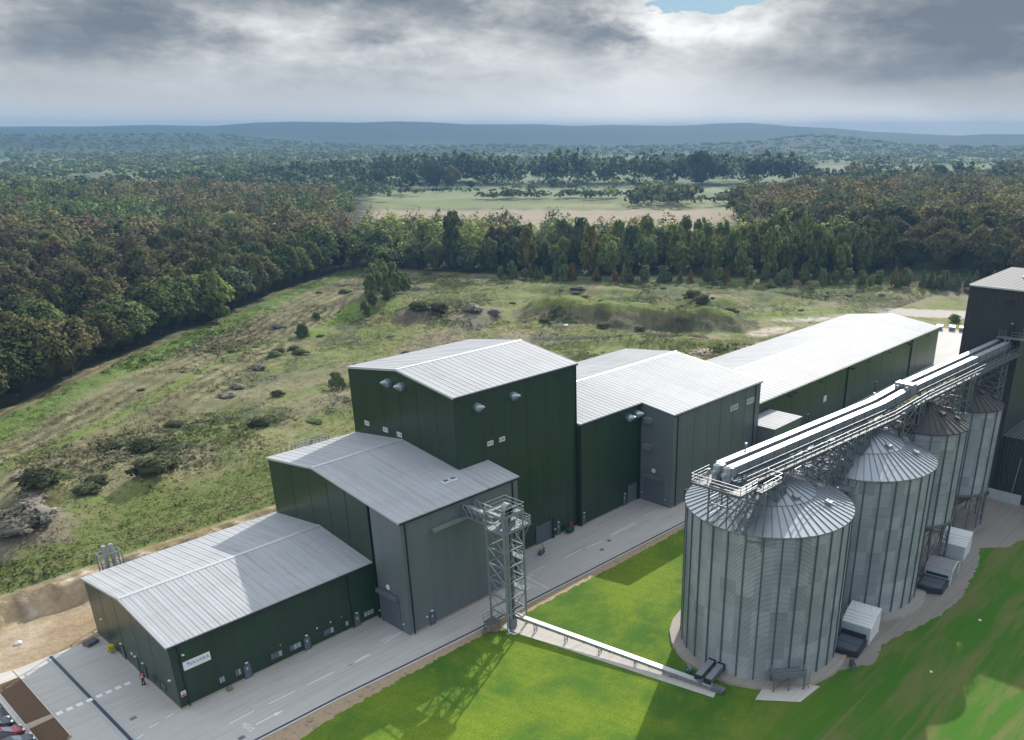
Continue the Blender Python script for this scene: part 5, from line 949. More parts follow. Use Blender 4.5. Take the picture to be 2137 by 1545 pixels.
for i, (x, y) in enumerate(((252.8, 11.1), (254.4, 7.6), (255.2, 4.6))):
    p = thing('waste_skip', ['grey skip at the far corner of the yard, nearest the long shed', 'grey skip in the middle of the far three', 'grey skip nearest the black tower'][i], 'skip', (x, y, 0), 'skips at the far end of the yard', .3)
    MB().prism([(-1.3, .1), (1.3, .1), (1.7, 1.3), (-1.7, 1.3)], 'y', -.9, .9).build('body', mat('skip_grey', (.16, .18, .22), .6), p); MB().box(-1.75, 1.75, -.95, .95, 1.3, 1.38).build('rim', M_TRIM, p)
ti = thing('timber_heap', 'heap of pale broken timber on the grass behind the loading shed', 'timber heap', (171, 49, zg(171, 49))); m = MB(); rnd = random.Random(5)
for i in range(46): a = rnd.uniform(0, 3.14); x, y = rnd.gauss(0, 1.8), rnd.gauss(0, 1.2); L_ = rnd.uniform(.5, 1.4); z = rnd.uniform(.1, .9); p = Vector(ti['_o']); m.bar(p + Vector((x - L_ * math.cos(a), y - L_ * math.sin(a), z)), p + Vector((x + L_ * math.cos(a), y + L_ * math.sin(a), z + rnd.uniform(-.2, .3))), .22, .07)
m.build('planks', mat('pale_timber', (.42, .33, .24), .85, 0, .3, 2), ti)
# ------------------------------------------------------------------ people
M_SKIN = mat('skin', (.42, .25, .17), .6); M_HAIR = mat('dark_hair', (.03, .022, .018), .7)
def person(lab, loc, rz, J, vest_c, trouser_c, sleeve_c, helmet, k_=1.12):
    """J: joint positions; one continuous skinned body, clothes as children"""
    p = thing('person', lab, 'person', loc, None, rz); p.scale = (k_, k_, k_)
    J = {k: Vector(v) for k, v in J.items()}
    ch = [('pelvis', 'waist'), ('waist', 'chest'), ('chest', 'neck'), ('neck', 'head0'), ('head0', 'head1')]
    for s_ in 'LR': ch += [('pelvis', 'hip' + s_), ('hip' + s_, 'knee' + s_), ('knee' + s_, 'ank' + s_), ('ank' + s_, 'toe' + s_), ('chest', 'sh' + s_), ('sh' + s_, 'el' + s_), ('el' + s_, 'wr' + s_), ('wr' + s_, 'palm' + s_)]
    rad = dict(pelvis=.125, waist=.115, chest=.135, neck=.052, head0=.080, head1=.088, hip=.085, knee=.058, ank=.042, toe=.035, sh=.062, el=.042, wr=.030, palm=.034)
    def skin(name, edges, m_, k=1.0, root='pelvis', rr=None):
        ns = []; 
        for a, b in edges:
            for q in (a, b):
                if q not in ns: ns.append(q)
        if root in ns: ns.remove(root); ns.insert(0, root)
        me = bpy.data.meshes.new(name); me.from_pydata([J[n] for n in ns], [(ns.index(a), ns.index(b)) for a, b in edges], []); me.materials.append(m_); o = link(me, name, p)
        sk = o.modifiers.new('skin', 'SKIN'); sk.use_smooth_shade = True
        for i, n in enumerate(ns): r = (rr or rad).get(n, (rr or rad).get(n[:-1], .05)) * k; me.skin_vertices[0].data[i].radius = (r, r * (.82 if n in ('pelvis', 'waist', 'chest') else 1)); me.skin_vertices[0].data[i].use_root = (i == 0)
        o.modifiers.new('sub', 'SUBSURF').levels = 2; o.modifiers['sub'].render_levels = 2; return o
    body = skin('body', ch, M_SKIN)
    for s_ in 'LR':                                          # five bent fingers on each hand
        w_, pl = J['wr' + s_], J['palm' + s_]; d = (pl - w_).normalized(); sd = d.cross(Vector((0, 0, 1)) if abs(d.z) < .9 else Vector((1, 0, 0))).normalized(); cu = sd.cross(d).normalized()
        h = MB()
        for i, L_ in enumerate((.070, .080, .075, .058)): b0 = pl + sd * (.030 - .020 * i); b1 = b0 + d * L_ * .6; b2 = b1 + d * L_ * .3 - cu * L_ * .35; h.tube(b0, b1, .0095, .0085, 7); h.tube(b1, b2, .0085, .007, 7)
        b0 = w_.lerp(pl, .6) + sd * .03; b1 = b0 + sd * .035 + d * .025; h.tube(b0, b1, .011, .009, 7); h.tube(b1, b1 + d * .03, .009, .007, 7); h.build('fingers', M_SKIN, p)
    skin('trousers', [e for e in ch if e[0][:3] in ('pel', 'hip', 'kne') and e[1][:3] in ('hip', 'kne', 'ank')] + [('pelvis', 'waist')], mat('trousers_' + str(int(trouser_c[2] * 1000)), trouser_c, .9), 1.13)
    skin('jacket', [e for e in ch if e[1] in ('chest',) or e[0] in ('shL', 'shR', 'elL', 'elR') and e[1][:2] != 'pa' or e[1][:2] == 'sh'], mat('sleeve_' + str(int(sleeve_c[0] * 1000)), sleeve_c, .85), 1.16, 'waist')
    up = (J['neck'] - J['waist']).normalized(); v = skin('safety_vest', [('pelvis', 'waist'), ('waist', 'chest'), ('chest', 'shL'), ('chest', 'shR')], mat('vest_' + str(int(vest_c[0] * 100)), vest_c, .7), 1.30, 'waist', dict(pelvis=.118, waist=.120, chest=.138, shL=.066, shR=.066))
    fw = Vector((1, 0, 0)); bd = MB(); c = J['waist']; rgt = up.cross(fw).normalized(); f2 = rgt.cross(up).normalized(); n = 20
    for q, R2 in ((J['waist'], .165), (J['waist'].lerp(J['chest'], .55), .178)): bd.add([q + rgt * math.cos(2 * math.pi * i / n) * R2 + f2 * math.sin(2 * math.pi * i / n) * R2 * .9 + up * h_ for h_ in (-.025, .025) for i in range(n)], [(i, (i + 1) % n, n + (i + 1) % n, n + i) for i in range(n)])
    bd.build('reflective_band', mat('reflective_tape', (.75, .76, .72), .35), p)
    for s_ in 'LR': a, t_ = J['ank' + s_], J['toe' + s_]; dd = (t_ - a); dd.z = 0; dd.normalize(); b = MB(); b.bar(Vector((a.x, a.y, .045)) - dd * .07, Vector((t_.x, t_.y, .04)) + dd * .05, .095, .085); b.tube(Vector((a.x, a.y, .05)), Vector((a.x, a.y, .17)), .06, .055, 10); b.build('boot', M_DARKP, p)
    h0, h1 = J['head0'], J['head1']; hc = h0.lerp(h1, .55); hd = (h1 - h0).normalized(); hf = (fw - hd * fw.dot(hd)).normalized(); hr = hd.cross(hf)
    m = MB(); m.tube(hc + hf * .085, hc + hf * .118 - hd * .02, .012, .018, 7); m.build('nose', M_SKIN, p)
    for s_ in (-1, 1): m = MB(); m.tube(hc + hf * .080 + hr * .032 * s_ + hd * .018, hc + hf * .092 + hr * .032 * s_ + hd * .018, .011, n=8); m.build('eye', M_HAIR, p); m = MB(); m.tube(hc + hr * .085 * s_ - hf * .01, hc + hr * .10 * s_ - hf * .012, .026, .02, 8); m.build('ear', M_SKIN, p)
    m = MB(); m.bar(hc + hf * .086 - hd * .045 - hr * .025, hc + hf * .086 - hd * .045 + hr * .025, .012, .010); m.build('mouth', mat('lips', (.30, .11, .10), .6), p)
    m = MB(); n = 16; rings = []
    for k in range(5): a = k / 4 * math.pi / 2; rings.append((math.cos(a) * .112, math.sin(a) * .105))
    base = hc + hd * .045 - (Vector() if helmet else hf * .018); vs = [base + (hf * math.cos(2 * math.pi * i / n) + hr * math.sin(2 * math.pi * i / n)) * r_ + hd * z_ for r_, z_ in rings for i in range(n)]; m.add(vs, [(k * n + i, k * n + (i + 1) % n, (k + 1) * n + (i + 1) % n, (k + 1) * n + i) for k in range(4) for i in range(n)])
    if helmet: m.bar(base + hf * .08, base + hf * .17, .16, .015)
    m.build('hard_hat' if helmet else 'hair', helmet or M_HAIR, p, smooth=True); return p
STAND = dict(pelvis=(0, 0, .82), waist=(.01, 0, .98), chest=(.0, 0, 1.18), neck=(.0, 0, 1.34), head0=(.02, 0, 1.40), head1=(.03, 0, 1.50), hipL=(0, .085, .80), hipR=(0, -.085, .80), kneeL=(.03, .09, .44), kneeR=(.06, -.09, .44), ankL=(-.03, .10, .07), ankR=(.08, -.10, .07), toeL=(.08, .11, .045), toeR=(.20, -.11, .045),
             shL=(0, .17, 1.25), shR=(0, -.17, 1.25), elL=(-.04, .25, 1.00), elR=(.02, -.24, 1.01), wrL=(.06, .25, .79), wrR=(.17, -.18, .87), palmL=(.09, .245, .72), palmR=(.22, -.15, .83))
person('person in an orange safety vest and dark trousers by the gable door', (-.75, 8.0, .0), math.radians(-150), STAND, (.75, .10, .03), (.02, .02, .035), (.10, .02, .05), None)
LEAN = dict(pelvis=(0, 0, .80), waist=(.07, 0, .94), chest=(.20, 0, 1.10), neck=(.30, 0, 1.22), head0=(.345, 0, 1.27), head1=(.405, 0, 1.35), hipL=(0, .085, .79), hipR=(0, -.085, .79), kneeL=(.14, .09, .45), kneeR=(-.05, -.09, .43), ankL=(.12, .10, .07), ankR=(-.25, -.10, .09), toeL=(.24, .10, .045), toeR=(-.14, -.11, .045),
            shL=(.22, .17, 1.15), shR=(.22, -.17, 1.15), elL=(.30, .22, .90), elR=(.33, -.22, .91), wrL=(.50, .17, .86), wrR=(.52, -.17, .86), palmL=(.57, .15, .85), palmR=(.59, -.15, .85))
person('person in a lime-yellow safety jacket leaning forward to push a trolley', (53.9, -3.55, 0), math.radians(180 + 12), LEAN, (.50, .78, .03), (.012, .012, .016), (.45, .70, .03), mat('hat_green', (.25, .42, .06), .4), 1.2)
t_ = thing('trolley', 'small grey wheeled trolley pushed by the person in lime yellow', 'trolley', (53.03, -3.73, 0), None, math.radians(12)); MB().box(-.28, .28, -.25, .25, .16, .72).build('box', mat('trolley_grey', (.11, .12, .13), .6), t_); MB().bar((.15, -.22, .7), (.20, -.22, 1.0), .03).bar((.15, .22, .7), (.20, .22, 1.0), .03).bar((.20, -.24, 1.0), (.20, .24, 1.0), .035).build('handle', M_GALVD, t_)
for x in (-.22, .22):
    for y in (-.2, .2): MB().tube((x, y - .03, .08), (x, y + .03, .08), .08, n=12).build('wheel', M_DARKP, t_)
# ------------------------------------------------------------------ foliage
def leaf_mat(name, trans=.34, rand=.24):
    m_ = mat(name, (.1, .1, .1), .85, 0, .18, .5, attr=True, spec=.10, trans=trans, rand=rand, leafn=True); return m_
M_LEAF = leaf_mat('foliage'); M_BARK = mat('bark', (.075, .060, .045), .9, 0, .3, 2, bump=(6, .03))
def cards(rng, pts, nrm, size, jit=.55, asp=.65):
    """one kinked leaf-clump card (two triangles' worth of quad) per point, loosely facing nrm"""
    n = len(pts); d = nrm + rng.normal(0, jit, (n, 3)); d /= np.linalg.norm(d, axis=1)[:, None]
    a = rng.normal(size=(n, 3)); a -= d * (a * d).sum(1)[:, None]; a /= np.linalg.norm(a, axis=1)[:, None]; b = np.cross(d, a)
    s = size * rng.uniform(.6, 1.35, n); s = s[:, None]
    v = np.stack([pts - a * s - b * s * asp * .3, pts - b * s * asp + d * s * .2, pts + a * s + b * s * asp * .25, pts + b * s * asp - d * s * .15], 1)
    return v.reshape(-1, 3)
def crown_pts(rng, kind, ncl, per):
    P, N, C = [], [], []
    for k in range(ncl):
        if kind == 'broad':
            th = rng.uniform(0, 2 * math.pi); z = rng.uniform(-.35, 1) ** 1; r = math.sqrt(max(0, 1 - z * z)) if z > 0 else (1 - .35 * abs(z)); rad = rng.uniform(.55, .92)
            c = np.array([math.cos(th) * r * rad, math.sin(th) * r * rad, .52 + .45 * z * rad + rng.normal(0, .03)]); cr_ = rng.uniform(.20, .36)
        elif kind == 'tall':
            th = rng.uniform(0, 2 * math.pi); z = rng.uniform(0, 1); r = .92 * math.sin(math.pi * (z * .70 + .20)) ** .75; c = np.array([math.cos(th) * r * rng.uniform(.5, 1), math.sin(th) * r * rng.uniform(.5, 1), .12 + .82 * z]); cr_ = rng.uniform(.16, .28)
        elif kind == 'cone':
            th = rng.uniform(0, 2 * math.pi); z = rng.uniform(0, 1) ** 1.3; r = .72 * (1 - z) ** .9 + .05; c = np.array([math.cos(th) * r * rng.uniform(.6, 1), math.sin(th) * r * rng.uniform(.6, 1), .06 + .9 * z]); cr_ = rng.uniform(.10, .2) * (1.2 - .6 * z)
        else:
            th = rng.uniform(0, 2 * math.pi); z = rng.uniform(0, 1); r = math.sqrt(max(0, 1 - z * z)) * rng.uniform(.35, 1); c = np.array([math.cos(th) * r * .8, math.sin(th) * r * .8, .08 + .72 * z]); cr_ = rng.uniform(.2, .38)
        u = rng.normal(size=(per, 3)); u /= np.linalg.norm(u, axis=1)[:, None]; u[:, 2] = np.where(u[:, 2] < -.25, -u[:, 2], u[:, 2]); q = c + u * cr_ * rng.uniform(.55, 1.05, (per, 1)) * np.array([1, 1, .62 if kind != 'cone' else 1.0])
        P.append(q); N.append(u * .8 + np.array([0, 0, .35])); C.append(np.full(per, rng.uniform(.74, 1.24)))
    P, N, C = np.concatenate(P), np.concatenate(N), np.concatenate(C); k = P[:, 2] > .02; return P[k], N[k], C[k]
def crown_mesh(name, kind, seed, ncl, per, size, col, col2, xy=1.0, z=1.0):
    rng = np.random.default_rng(seed); P, N, C = crown_pts(rng, kind, ncl, per); P = P * np.array([xy, xy, z]); V = cards(rng, P, N, size); n = len(P)
    mixf = np.clip(rng.normal(.5, .14, n) + (C - 1) * .4, 0, 1)[:, None]; cc = (np.array(col) * (1 - mixf) + np.array(col2) * mixf) * (C * rng.uniform(.92, 1.08, n))[:, None]
    # darker opaque core added inside the crown to block light and deepen shade
    nu, nv = 10, 6; core = []; cq = []; top = float(P[:, 2].max()); hr = (.60 if kind in ('broad', 'bush') else .42 if kind == 'tall' else .34) * xy
    for a in range(nv):
        for b in range(nu): t_ = a / (nv - 1); th = 2 * math.pi * b / nu; rr = hr * math.sin(math.pi * (.12 + .84 * t_)) ** .7 * rng.uniform(.8, 1.12) * (1.0 if kind != 'cone' else 1.25 - t_); core.append((math.cos(th) * rr, math.sin(th) * rr, top * (.12 + .72 * t_)))
    for a in range(nv - 1):
        for b in range(nu): cq.append((a * nu + b, a * nu + (b + 1) % nu, (a + 1) * nu + (b + 1) % nu, (a + 1) * nu + b))
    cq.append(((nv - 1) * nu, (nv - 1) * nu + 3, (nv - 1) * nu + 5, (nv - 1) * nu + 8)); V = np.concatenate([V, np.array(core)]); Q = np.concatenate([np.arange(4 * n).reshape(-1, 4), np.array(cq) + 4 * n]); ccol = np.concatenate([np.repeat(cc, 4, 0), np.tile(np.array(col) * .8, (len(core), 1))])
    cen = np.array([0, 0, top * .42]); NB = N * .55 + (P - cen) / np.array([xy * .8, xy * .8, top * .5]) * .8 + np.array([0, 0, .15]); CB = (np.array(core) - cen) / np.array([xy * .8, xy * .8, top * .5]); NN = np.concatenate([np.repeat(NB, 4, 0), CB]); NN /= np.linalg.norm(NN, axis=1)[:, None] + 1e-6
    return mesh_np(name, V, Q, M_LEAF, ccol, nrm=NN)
def trunk_mesh(seed, h, r, spread):
    rnd = random.Random(seed); mb = MB(); k = [Vector((0, 0, -.4))]
    for i in range(4): k.append(k[-1] + Vector((rnd.uniform(-.2, .2), rnd.uniform(-.2, .2), h * .16)))
    for i, (a, b) in enumerate(zip(k, k[1:])): mb.tube(a, b, r * (1 - .16 * i), r * (.84 - .16 * i), 7, caps=False)
    for i in range(7): a = k[2 + i % 3]; t_ = i * 2.4 + rnd.random(); b = a + Vector((math.cos(t_) * spread * .5, math.sin(t_) * spread * .5, h * rnd.uniform(.18, .34))); c = b + Vector((math.cos(t_) * spread * .3, math.sin(t_) * spread * .3, h * rnd.uniform(.1, .2))); mb.tube(a, b, r * .42, r * .24, 5, caps=False); mb.tube(b, c, r * .24, r * .08, 5, caps=False)
    me = bpy.data.meshes.new('trunk'); me.from_pydata(mb.v, [], mb.f); me.materials.append(M_BARK); return me
PAL = {'brown': ((0.156, 0.137, 0.068), (0.132, 0.127, 0.054)), 'olive': ((0.171, 0.163, 0.059), (0.13, 0.139, 0.05)), 'green': ((0.117, 0.163, 0.055), (0.156, 0.195, 0.065)), 'dark': ((0.072, 0.094, 0.039), (0.098, 0.107, 0.044)), 'lime': ((0.241, 0.287, 0.075), (0.19, 0.241, 0.063)), 'yellow': ((0.26, 0.22, 0.055), (0.18, 0.19, 0.05)), 'pine': ((0.046, 0.075, 0.039), (0.065, 0.094, 0.044)), 'birch': ((0.206, 0.25, 0.094), (0.156, 0.206, 0.075)), 'gold': ((0.33, 0.2, 0.035), (0.22, 0.17, 0.04)), 'grey': ((0.34, 0.31, 0.26), (0.24, 0.22, 0.18)), 'bramble': ((0.106, 0.131, 0.057), (0.156, 0.156, 0.083)), 'bluegreen': ((0.111, 0.156, 0.073), (0.143, 0.195, 0.085)), 'spring': ((0.206, 0.256, 0.077), (0.144, 0.194, 0.065)), 'rust': ((0.155, 0.108, 0.055), (0.12, 0.095, 0.05))}
VAR = {}
def variants(kind, pal, n, ncl, per, size, h, r, base):
    VAR[(kind, pal)] = [(crown_mesh('crown', kind, base + i, ncl, per, size / r, *PAL[pal], 1.0, h / r), trunk_mesh(base + i, h / r * .95, .045 * (1 if kind == 'broad' else .8), .9)) for i in range(n)]
vi = 0
for pal in ('brown', 'olive', 'green', 'dark', 'lime', 'yellow', 'bluegreen', 'rust', 'spring'): vi += 10; variants('broad', pal, 2, 80, 62, .40, 10.5, 5.4, 100 + vi)
for pal in ('green', 'lime', 'bluegreen', 'yellow', 'dark', 'olive', 'birch', 'spring'): vi += 10; variants('tall', pal, 2, 60, 46, .40, 12, 4.0, 300 + vi)
for pal in ('pine', 'birch', 'gold'): vi += 10; variants('cone', pal, 2, 60, 40, .30 if pal == 'pine' else .20, 10 if pal == 'pine' else 6, 2.6 if pal == 'pine' else 2.0, 500 + vi)
for pal in ('birch', 'bramble', 'grey', 'lime', 'green'): vi += 10; variants('bush', pal, 2, 26, 60, .17, 2.2, 2.0, 700 + vi)
def plant(name, cat, lab, grp, kind, pal, x, y, r, hz, rnd, z=None, lift=0.0):
    """a tree or bush: an Empty at its foot with its own trunk and crown"""
    cm, tm = rnd.choice(VAR[(kind, pal)]); z = zg(x, y) if z is None else z
    e = bpy.data.objects.new(name, None); COL.objects.link(e); e.location = (x, y, z); e.rotation_euler = (0, 0, rnd.uniform(0, 6.28)); e.scale = (r, r, r * hz); e.empty_display_size = .3; tag(e, lab, cat, grp)
    c = bpy.data.objects.new('crown', cm); COL.objects.link(c); c.parent = e; c.location = (0, 0, lift)
    t_ = bpy.data.objects.new('trunk', tm); COL.objects.link(t_); t_.parent = e; return e
def inside(x, y, poly):
    r = False; j = len(poly) - 1
    for i in range(len(poly)):
        xi, yi = poly[i]; xj, yj = poly[j]
        if (yi > y) != (yj > y) and x < (xj - xi) * (y - yi) / (yj - yi) + xi: r = not r
        j = i
    return r
def in_view(x, y, z=10, m=.06):
    d = Vector((x, y, z)) - CAM; w = d.dot(_F)
    if w < 1: return False
    u = d.dot(_R) / w * 1762.64 + 1068.5 + 190.8; return -2137 * m < u < 2137 * (1 + m)
def scatter(poly, gap, rnd, n_try=40000, keep=None):
    xs = [p[0] for p in poly]; ys = [p[1] for p in poly]; out = []; cell = {}; 
    for _ in range(n_try):
        x, y = rnd.uniform(min(xs), max(xs)), rnd.uniform(min(ys), max(ys))
        if not inside(x, y, poly) or not in_view(x, y): continue
        k = (int(x // gap), int(y // gap)); 
        if any((x - a) ** 2 + (y - b) ** 2 < gap * gap for i in (-1, 0, 1) for j in (-1, 0, 1) for a, b in cell.get((k[0] + i, k[1] + j), ())): continue
        cell.setdefault(k, []).append((x, y)); out.append((x, y))
    return out
rnd = random.Random(11); dist = lambda p: math.hypot(p[0] + 27.6, p[1] + 86.2)
STUFF = []     # (x, y, r, h, palette) of trees past the counted ones
LAB = {'brown': 'copper-brown beech', 'olive': 'olive-brown broad tree', 'green': 'mid-green broad tree', 'dark': 'dark-green broad tree', 'lime': 'light lime-green tree', 'yellow': 'yellowing tree', 'bluegreen': 'blue-green tree', 'rust': 'russet tree', 'pine': 'dark narrow conifer', 'birch': 'young pale-green birch', 'gold': 'young golden-leaved sapling', 'spring': 'light green tree'}
# left wood
LW = [(x, y) for x, y in FEDGE[1:13]] + [(205, 275), (262, 350), (300, 410), (356, 490), (420, 640), (330, 760), (100, 640), (-60, 420), (-60, 110)]
pts = sorted(scatter(LW, 11.6, rnd), key=dist); edge = [FEDGE[1:12]]
def edge_row(pts_, off, step, rnd):
    out = []
    for (x0, y0), (x1, y1) in zip(pts_, pts_[1:]):
        L_ = math.hypot(x1 - x0, y1 - y0); n = max(1, round(L_ / step))
        for i in range(n): t_ = (i + rnd.uniform(-.2, .2)) / n; nx_, ny_ = -(y1 - y0) / L_, (x1 - x0) / L_; o = off + rnd.uniform(-1, 1.4); out.append((x0 + (x1 - x0) * t_ + nx_ * o, y0 + (y1 - y0) * t_ + ny_ * o))
    return out
er = [p for p in edge_row(FEDGE[1:13], 4.6, 9.4, rnd) if in_view(*p)]
d1 = [p for p in pts if seg_dist(np.array([p[0]]), np.array([p[1]]), FEDGE)[0][0] > 12]
lw = sorted(er + d1, key=dist); NL = 125
for i, (x, y) in enumerate(lw):
    nz = fbm(np.array([x * .012]), np.array([y * .012]), 77, 3)[0] + rnd.uniform(-.12, .12)
    pal = 'brown' if nz > .60 else 'olive' if nz > .46 else 'dark' if nz > .40 else 'green'
    if rnd.random() < .05: pal = 'bluegreen'
    if rnd.random() < .03: pal = 'rust'
    r = rnd.uniform(5.8, 8.6); h = rnd.uniform(.82, 1.15) * (1.12 if i > 20 else 1)
    if 55 < x < 120 and (x, y) in er and abs(x - 101) < 4: pal = 'lime'
    if i < NL: plant('broadleaf_tree', 'tree', LAB[pal] + ' in the wood left of the field, above the green strip', 'trees of the left wood', 'broad', pal, x, y, r, h * (6.4 / r) ** .4, rnd)
    else: STUFF.append((x, y, r * 1.05, r * h * 1.95, pal))
plant('broadleaf_tree', 'tree', 'bright lime-green tree at the wood edge, lighter than all beside it', None, 'tall', 'lime', 101, 195.5, 4.9, 1.1, rnd)
# middle wood across the valley, with conifers and pale saplings in front
MWpoly = [(x + 6, y + 5) for x, y in MIDF[:9]] + [(350, 72), (362, 130), (330, 190), (300, 250), (268, 300), (232, 300), (205, 285)]
mw = sorted(scatter(MWpoly, 7.4, rnd, 12000), key=dist); NM = 100; cnt = 0
for i, (x, y) in enumerate(mw):
    ty = (x - y) / 300.0; q = rnd.random()
    if x - .35 * y > 240: pal = 'lime' if q < .30 else 'spring' if q < .7 else 'green' if q < .85 else 'olive'; kind = 'tall'
    else: pal = 'bluegreen' if q < .28 else 'dark' if q < .36 else 'spring' if q < .68 else 'lime' if q < .9 else 'yellow'; kind = 'tall' if rnd.random() < .35 else 'broad'
    if kind == 'broad' and pal == 'yellow': pal = 'rust'
    back = max(0, min(1, (dist((x, y)) - 330) / 110)); r = rnd.uniform(4.4, 6.4); hz = rnd.uniform(.95, 1.35) * (1 + .2 * back)
    if rnd.random() < .06 and x < 290: 
        if i < NM: plant('conifer_tree', 'conifer', 'dark narrow conifer standing in the middle wood beyond the mounds', 'conifers in the middle wood', 'cone', 'pine', x, y, 2.9, 1.15, rnd); continue
    if i < NM: plant('broadleaf_tree', 'tree', LAB[pal] + ' in the middle wood beyond the mounds', 'trees of the middle wood', kind, pal, x, y, r if kind == 'broad' else r * .82, hz, rnd)
    else: STUFF.append((x, y, r, r * hz * 2.4, pal))
plant('broadleaf_tree', 'tree', 'tall yellow-topped tree rising above the middle wood', None, 'tall', 'yellow', 262, 266, 6.2, 1.1, rnd); plant('broadleaf_tree', 'tree', 'russet-orange tree at the front of the middle wood', None, 'broad', 'rust', 247, 205, 4.6, 1.0, rnd); plant('broadleaf_tree', 'tree', 'big yellow-green tree where the middle wood meets the brown wood', None, 'tall', 'lime', 330, 118, 6.6, 1.25, rnd)
for x, y in scatter([(186, 264), (203, 240), (216, 226), (250, 268), (300, 335), (268, 352), (215, 285)], 6.6, rnd, 6000):
    if dist((x, y)) > 395: STUFF.append((x, y, rnd.uniform(4.5, 6), rnd.uniform(10, 14), rnd.choice(('green', 'bluegreen', 'dark', 'spring'))))
    elif not any((x - a) ** 2 + (y - b) ** 2 < 30 for a, b in mw[:NM]): plant('broadleaf_tree', 'tree', LAB['bluegreen'] + ' at the meeting of left wood and middle wood', 'trees where the two woods meet', 'broad', 'bluegreen', x, y, rnd.uniform(4.2, 5.6), rnd.uniform(.9, 1.2), rnd)
# right brown wood
RW = [(340, 118), (352, 60), (356, 20), (372, -30), (700, -120), (900, 120), (640, 330), (420, 200)]
rw = sorted(scatter(RW, 11.5, rnd, 26000), key=dist); NR = 50
for i, (x, y) in enumerate(rw):
    q = rnd.random(); pal = 'brown' if q < .36 else 'olive' if q < .62 else 'dark' if q < .97 else 'rust'; r = rnd.uniform(6.2, 8.8); hz = rnd.uniform(.9, 1.2)
    if i < NR: plant('broadleaf_tree', 'tree', LAB[pal] + ' in the dense wood beyond the long shed, on the right', 'trees of the right wood', 'broad', pal, x, y, r, hz, rnd)
    else: STUFF.append((x, y, r, r * hz * 1.95, pal))
# saplings along the foot of the middle wood
YR_ = [(226, 190), (238, 165), (245, 153), (256, 141), (263, 128), (270, 116), (281, 102), (293, 89), (300, 80), (308, 66), (319, 50), (328, 40), (332, 26), (336, 12)]
for x, y in edge_row(YR_, 0, 3.4, rnd):
    pal = 'gold' if rnd.random() < .13 else 'birch'; plant('sapling', 'sapling', LAB[pal] + ' in the row along the foot of the wood', 'saplings along the foot of the wood', 'cone' if pal == 'gold' or rnd.random() < .5 else 'tall', pal, x + rnd.uniform(-4, 3), y + rnd.uniform(-4, 3), rnd.uniform(1.5, 2.6), rnd.uniform(.85, 1.2), rnd)
# shrubs and bushes one can tell apart on the field
for i, (x, y, r, hz) in enumerate(((149, 172, 2.6, 1.3), (152, 176, 3.0, 1.4), (156, 180, 3.0, 1.45), (160, 182, 3.1, 1.3), (151, 168, 2.0, 1.2), (155, 172, 2.4, 1.3), (146, 166, 2.0, 1.1), (143, 163, 1.8, 1.2), (164, 184, 2.6, 1.2), (159, 176, 2.3, 1.3))):
    plant('sapling', 'sapling', 'green sapling in the clump on the knoll left of the mounds', 'saplings of the knoll clump', 'tall', 'birch', 154 + (x - 154) * 1.7, 174 + (y - 174) * 1.25, r * 1.05, hz * .80, rnd)
for x, y, r, hz, pal, lb in ((107.7, 154.2, 3.0, 1.25, 'green', 'round green bush below the lime-green flat'), (123, 171, 2.0, 1.0, 'green', 'small bush at the near end of the lime-green flat'), (79.2, 91.1, 2.3, 1.7, 'birch', 'upright pale-green bush left of the tallest shed'), (24.3, 63.2, 4.2, .7, 'bramble', 'long dark bramble thicket behind the stepped shed'), (28.5, 65.5, 2.8, .7, 'bramble', 'dark bramble bush joined to the right of the long thicket'), (9.7, 72.8, 4.0, .75, 'bramble', 'rounded dark bramble bush at left beyond the pale heap'),
     (17.5, 70.0, 2.6, .55, 'bramble', 'low flat bramble between the two big thickets'), (30, 81, 3.2, .75, 'bramble', 'dark bramble patch on the slope beyond the long thicket'), (3.5, 53.5, 4.2, .75, 'grey', 'grey-brown dead scrub on the heap at the left edge'), (-1.5, 57, 4.0, .7, 'grey', 'grey dead scrub at the left edge, upper part of the heap'), (0, 51, 3.4, .65, 'grey', 'pale dead scrub at the near foot of the left heap'), (66, 95, 2.0, .6, 'bramble', 'small dark bush in mid field beside the pale scrub'),
     (52, 77, 3.0, .6, 'bramble', 'dark thicket left of the stepped shed railing'), (147, 147, 4.6, .6, 'bramble', 'brown thorny scrub on the low mound, left half'), (152, 142, 4.2, .6, 'bramble', 'brown thorny scrub on the low mound, middle'), (159, 133, 4.4, .6, 'grey', 'grey thorny scrub on the low mound, right half'), (164, 128, 3.4, .5, 'grey', 'grey thorny scrub at the right end of the low mound'), (268, 12, 3.0, .8, 'lime', 'bright green bush beside the black tower'), (222, 84, 4.2, .75, 'bramble', 'dark scrub on the rise behind the flat-topped mound'), (228, 92, 4.5, .7, 'bramble', 'dark scrub at the far end of the rise'), (216, 76, 3.5, .6, 'green', 'green scrub between mound and rubble'), (212, 66, 3.2, .6, 'green', 'green scrub above the long shed roof'),
     (178, 92, 3.0, .5, 'bramble', 'dark bush low on the face of the flat-topped mound'), (182, 80, 2.6, .5, 'bramble', 'small dark bush on the face of the mound, right part'), (172, 113, 2.6, .5, 'bramble', 'dark bush at the left foot of the flat-topped mound'), (112, 92, 2.6, .5, 'bramble', 'dark bush among pale weeds above the tallest shed'), (41, 92, 2.6, .5, 'bramble', 'dark bush on the tilled slope at left'), (58, 104, 2.4, .45, 'grey', 'pale thorn scrub on the tilled slope'), (97, 141, 2.4, .5, 'bramble', 'low dark bush by the green track'), (75, 121, 2.6, .5, 'grey', 'grey thorn scrub beside the green track')):
    plant('bush', 'bush', lb, None, 'bush', pal, x, y, r, hz, rnd)
r3 = random.Random(8); k_ = 0
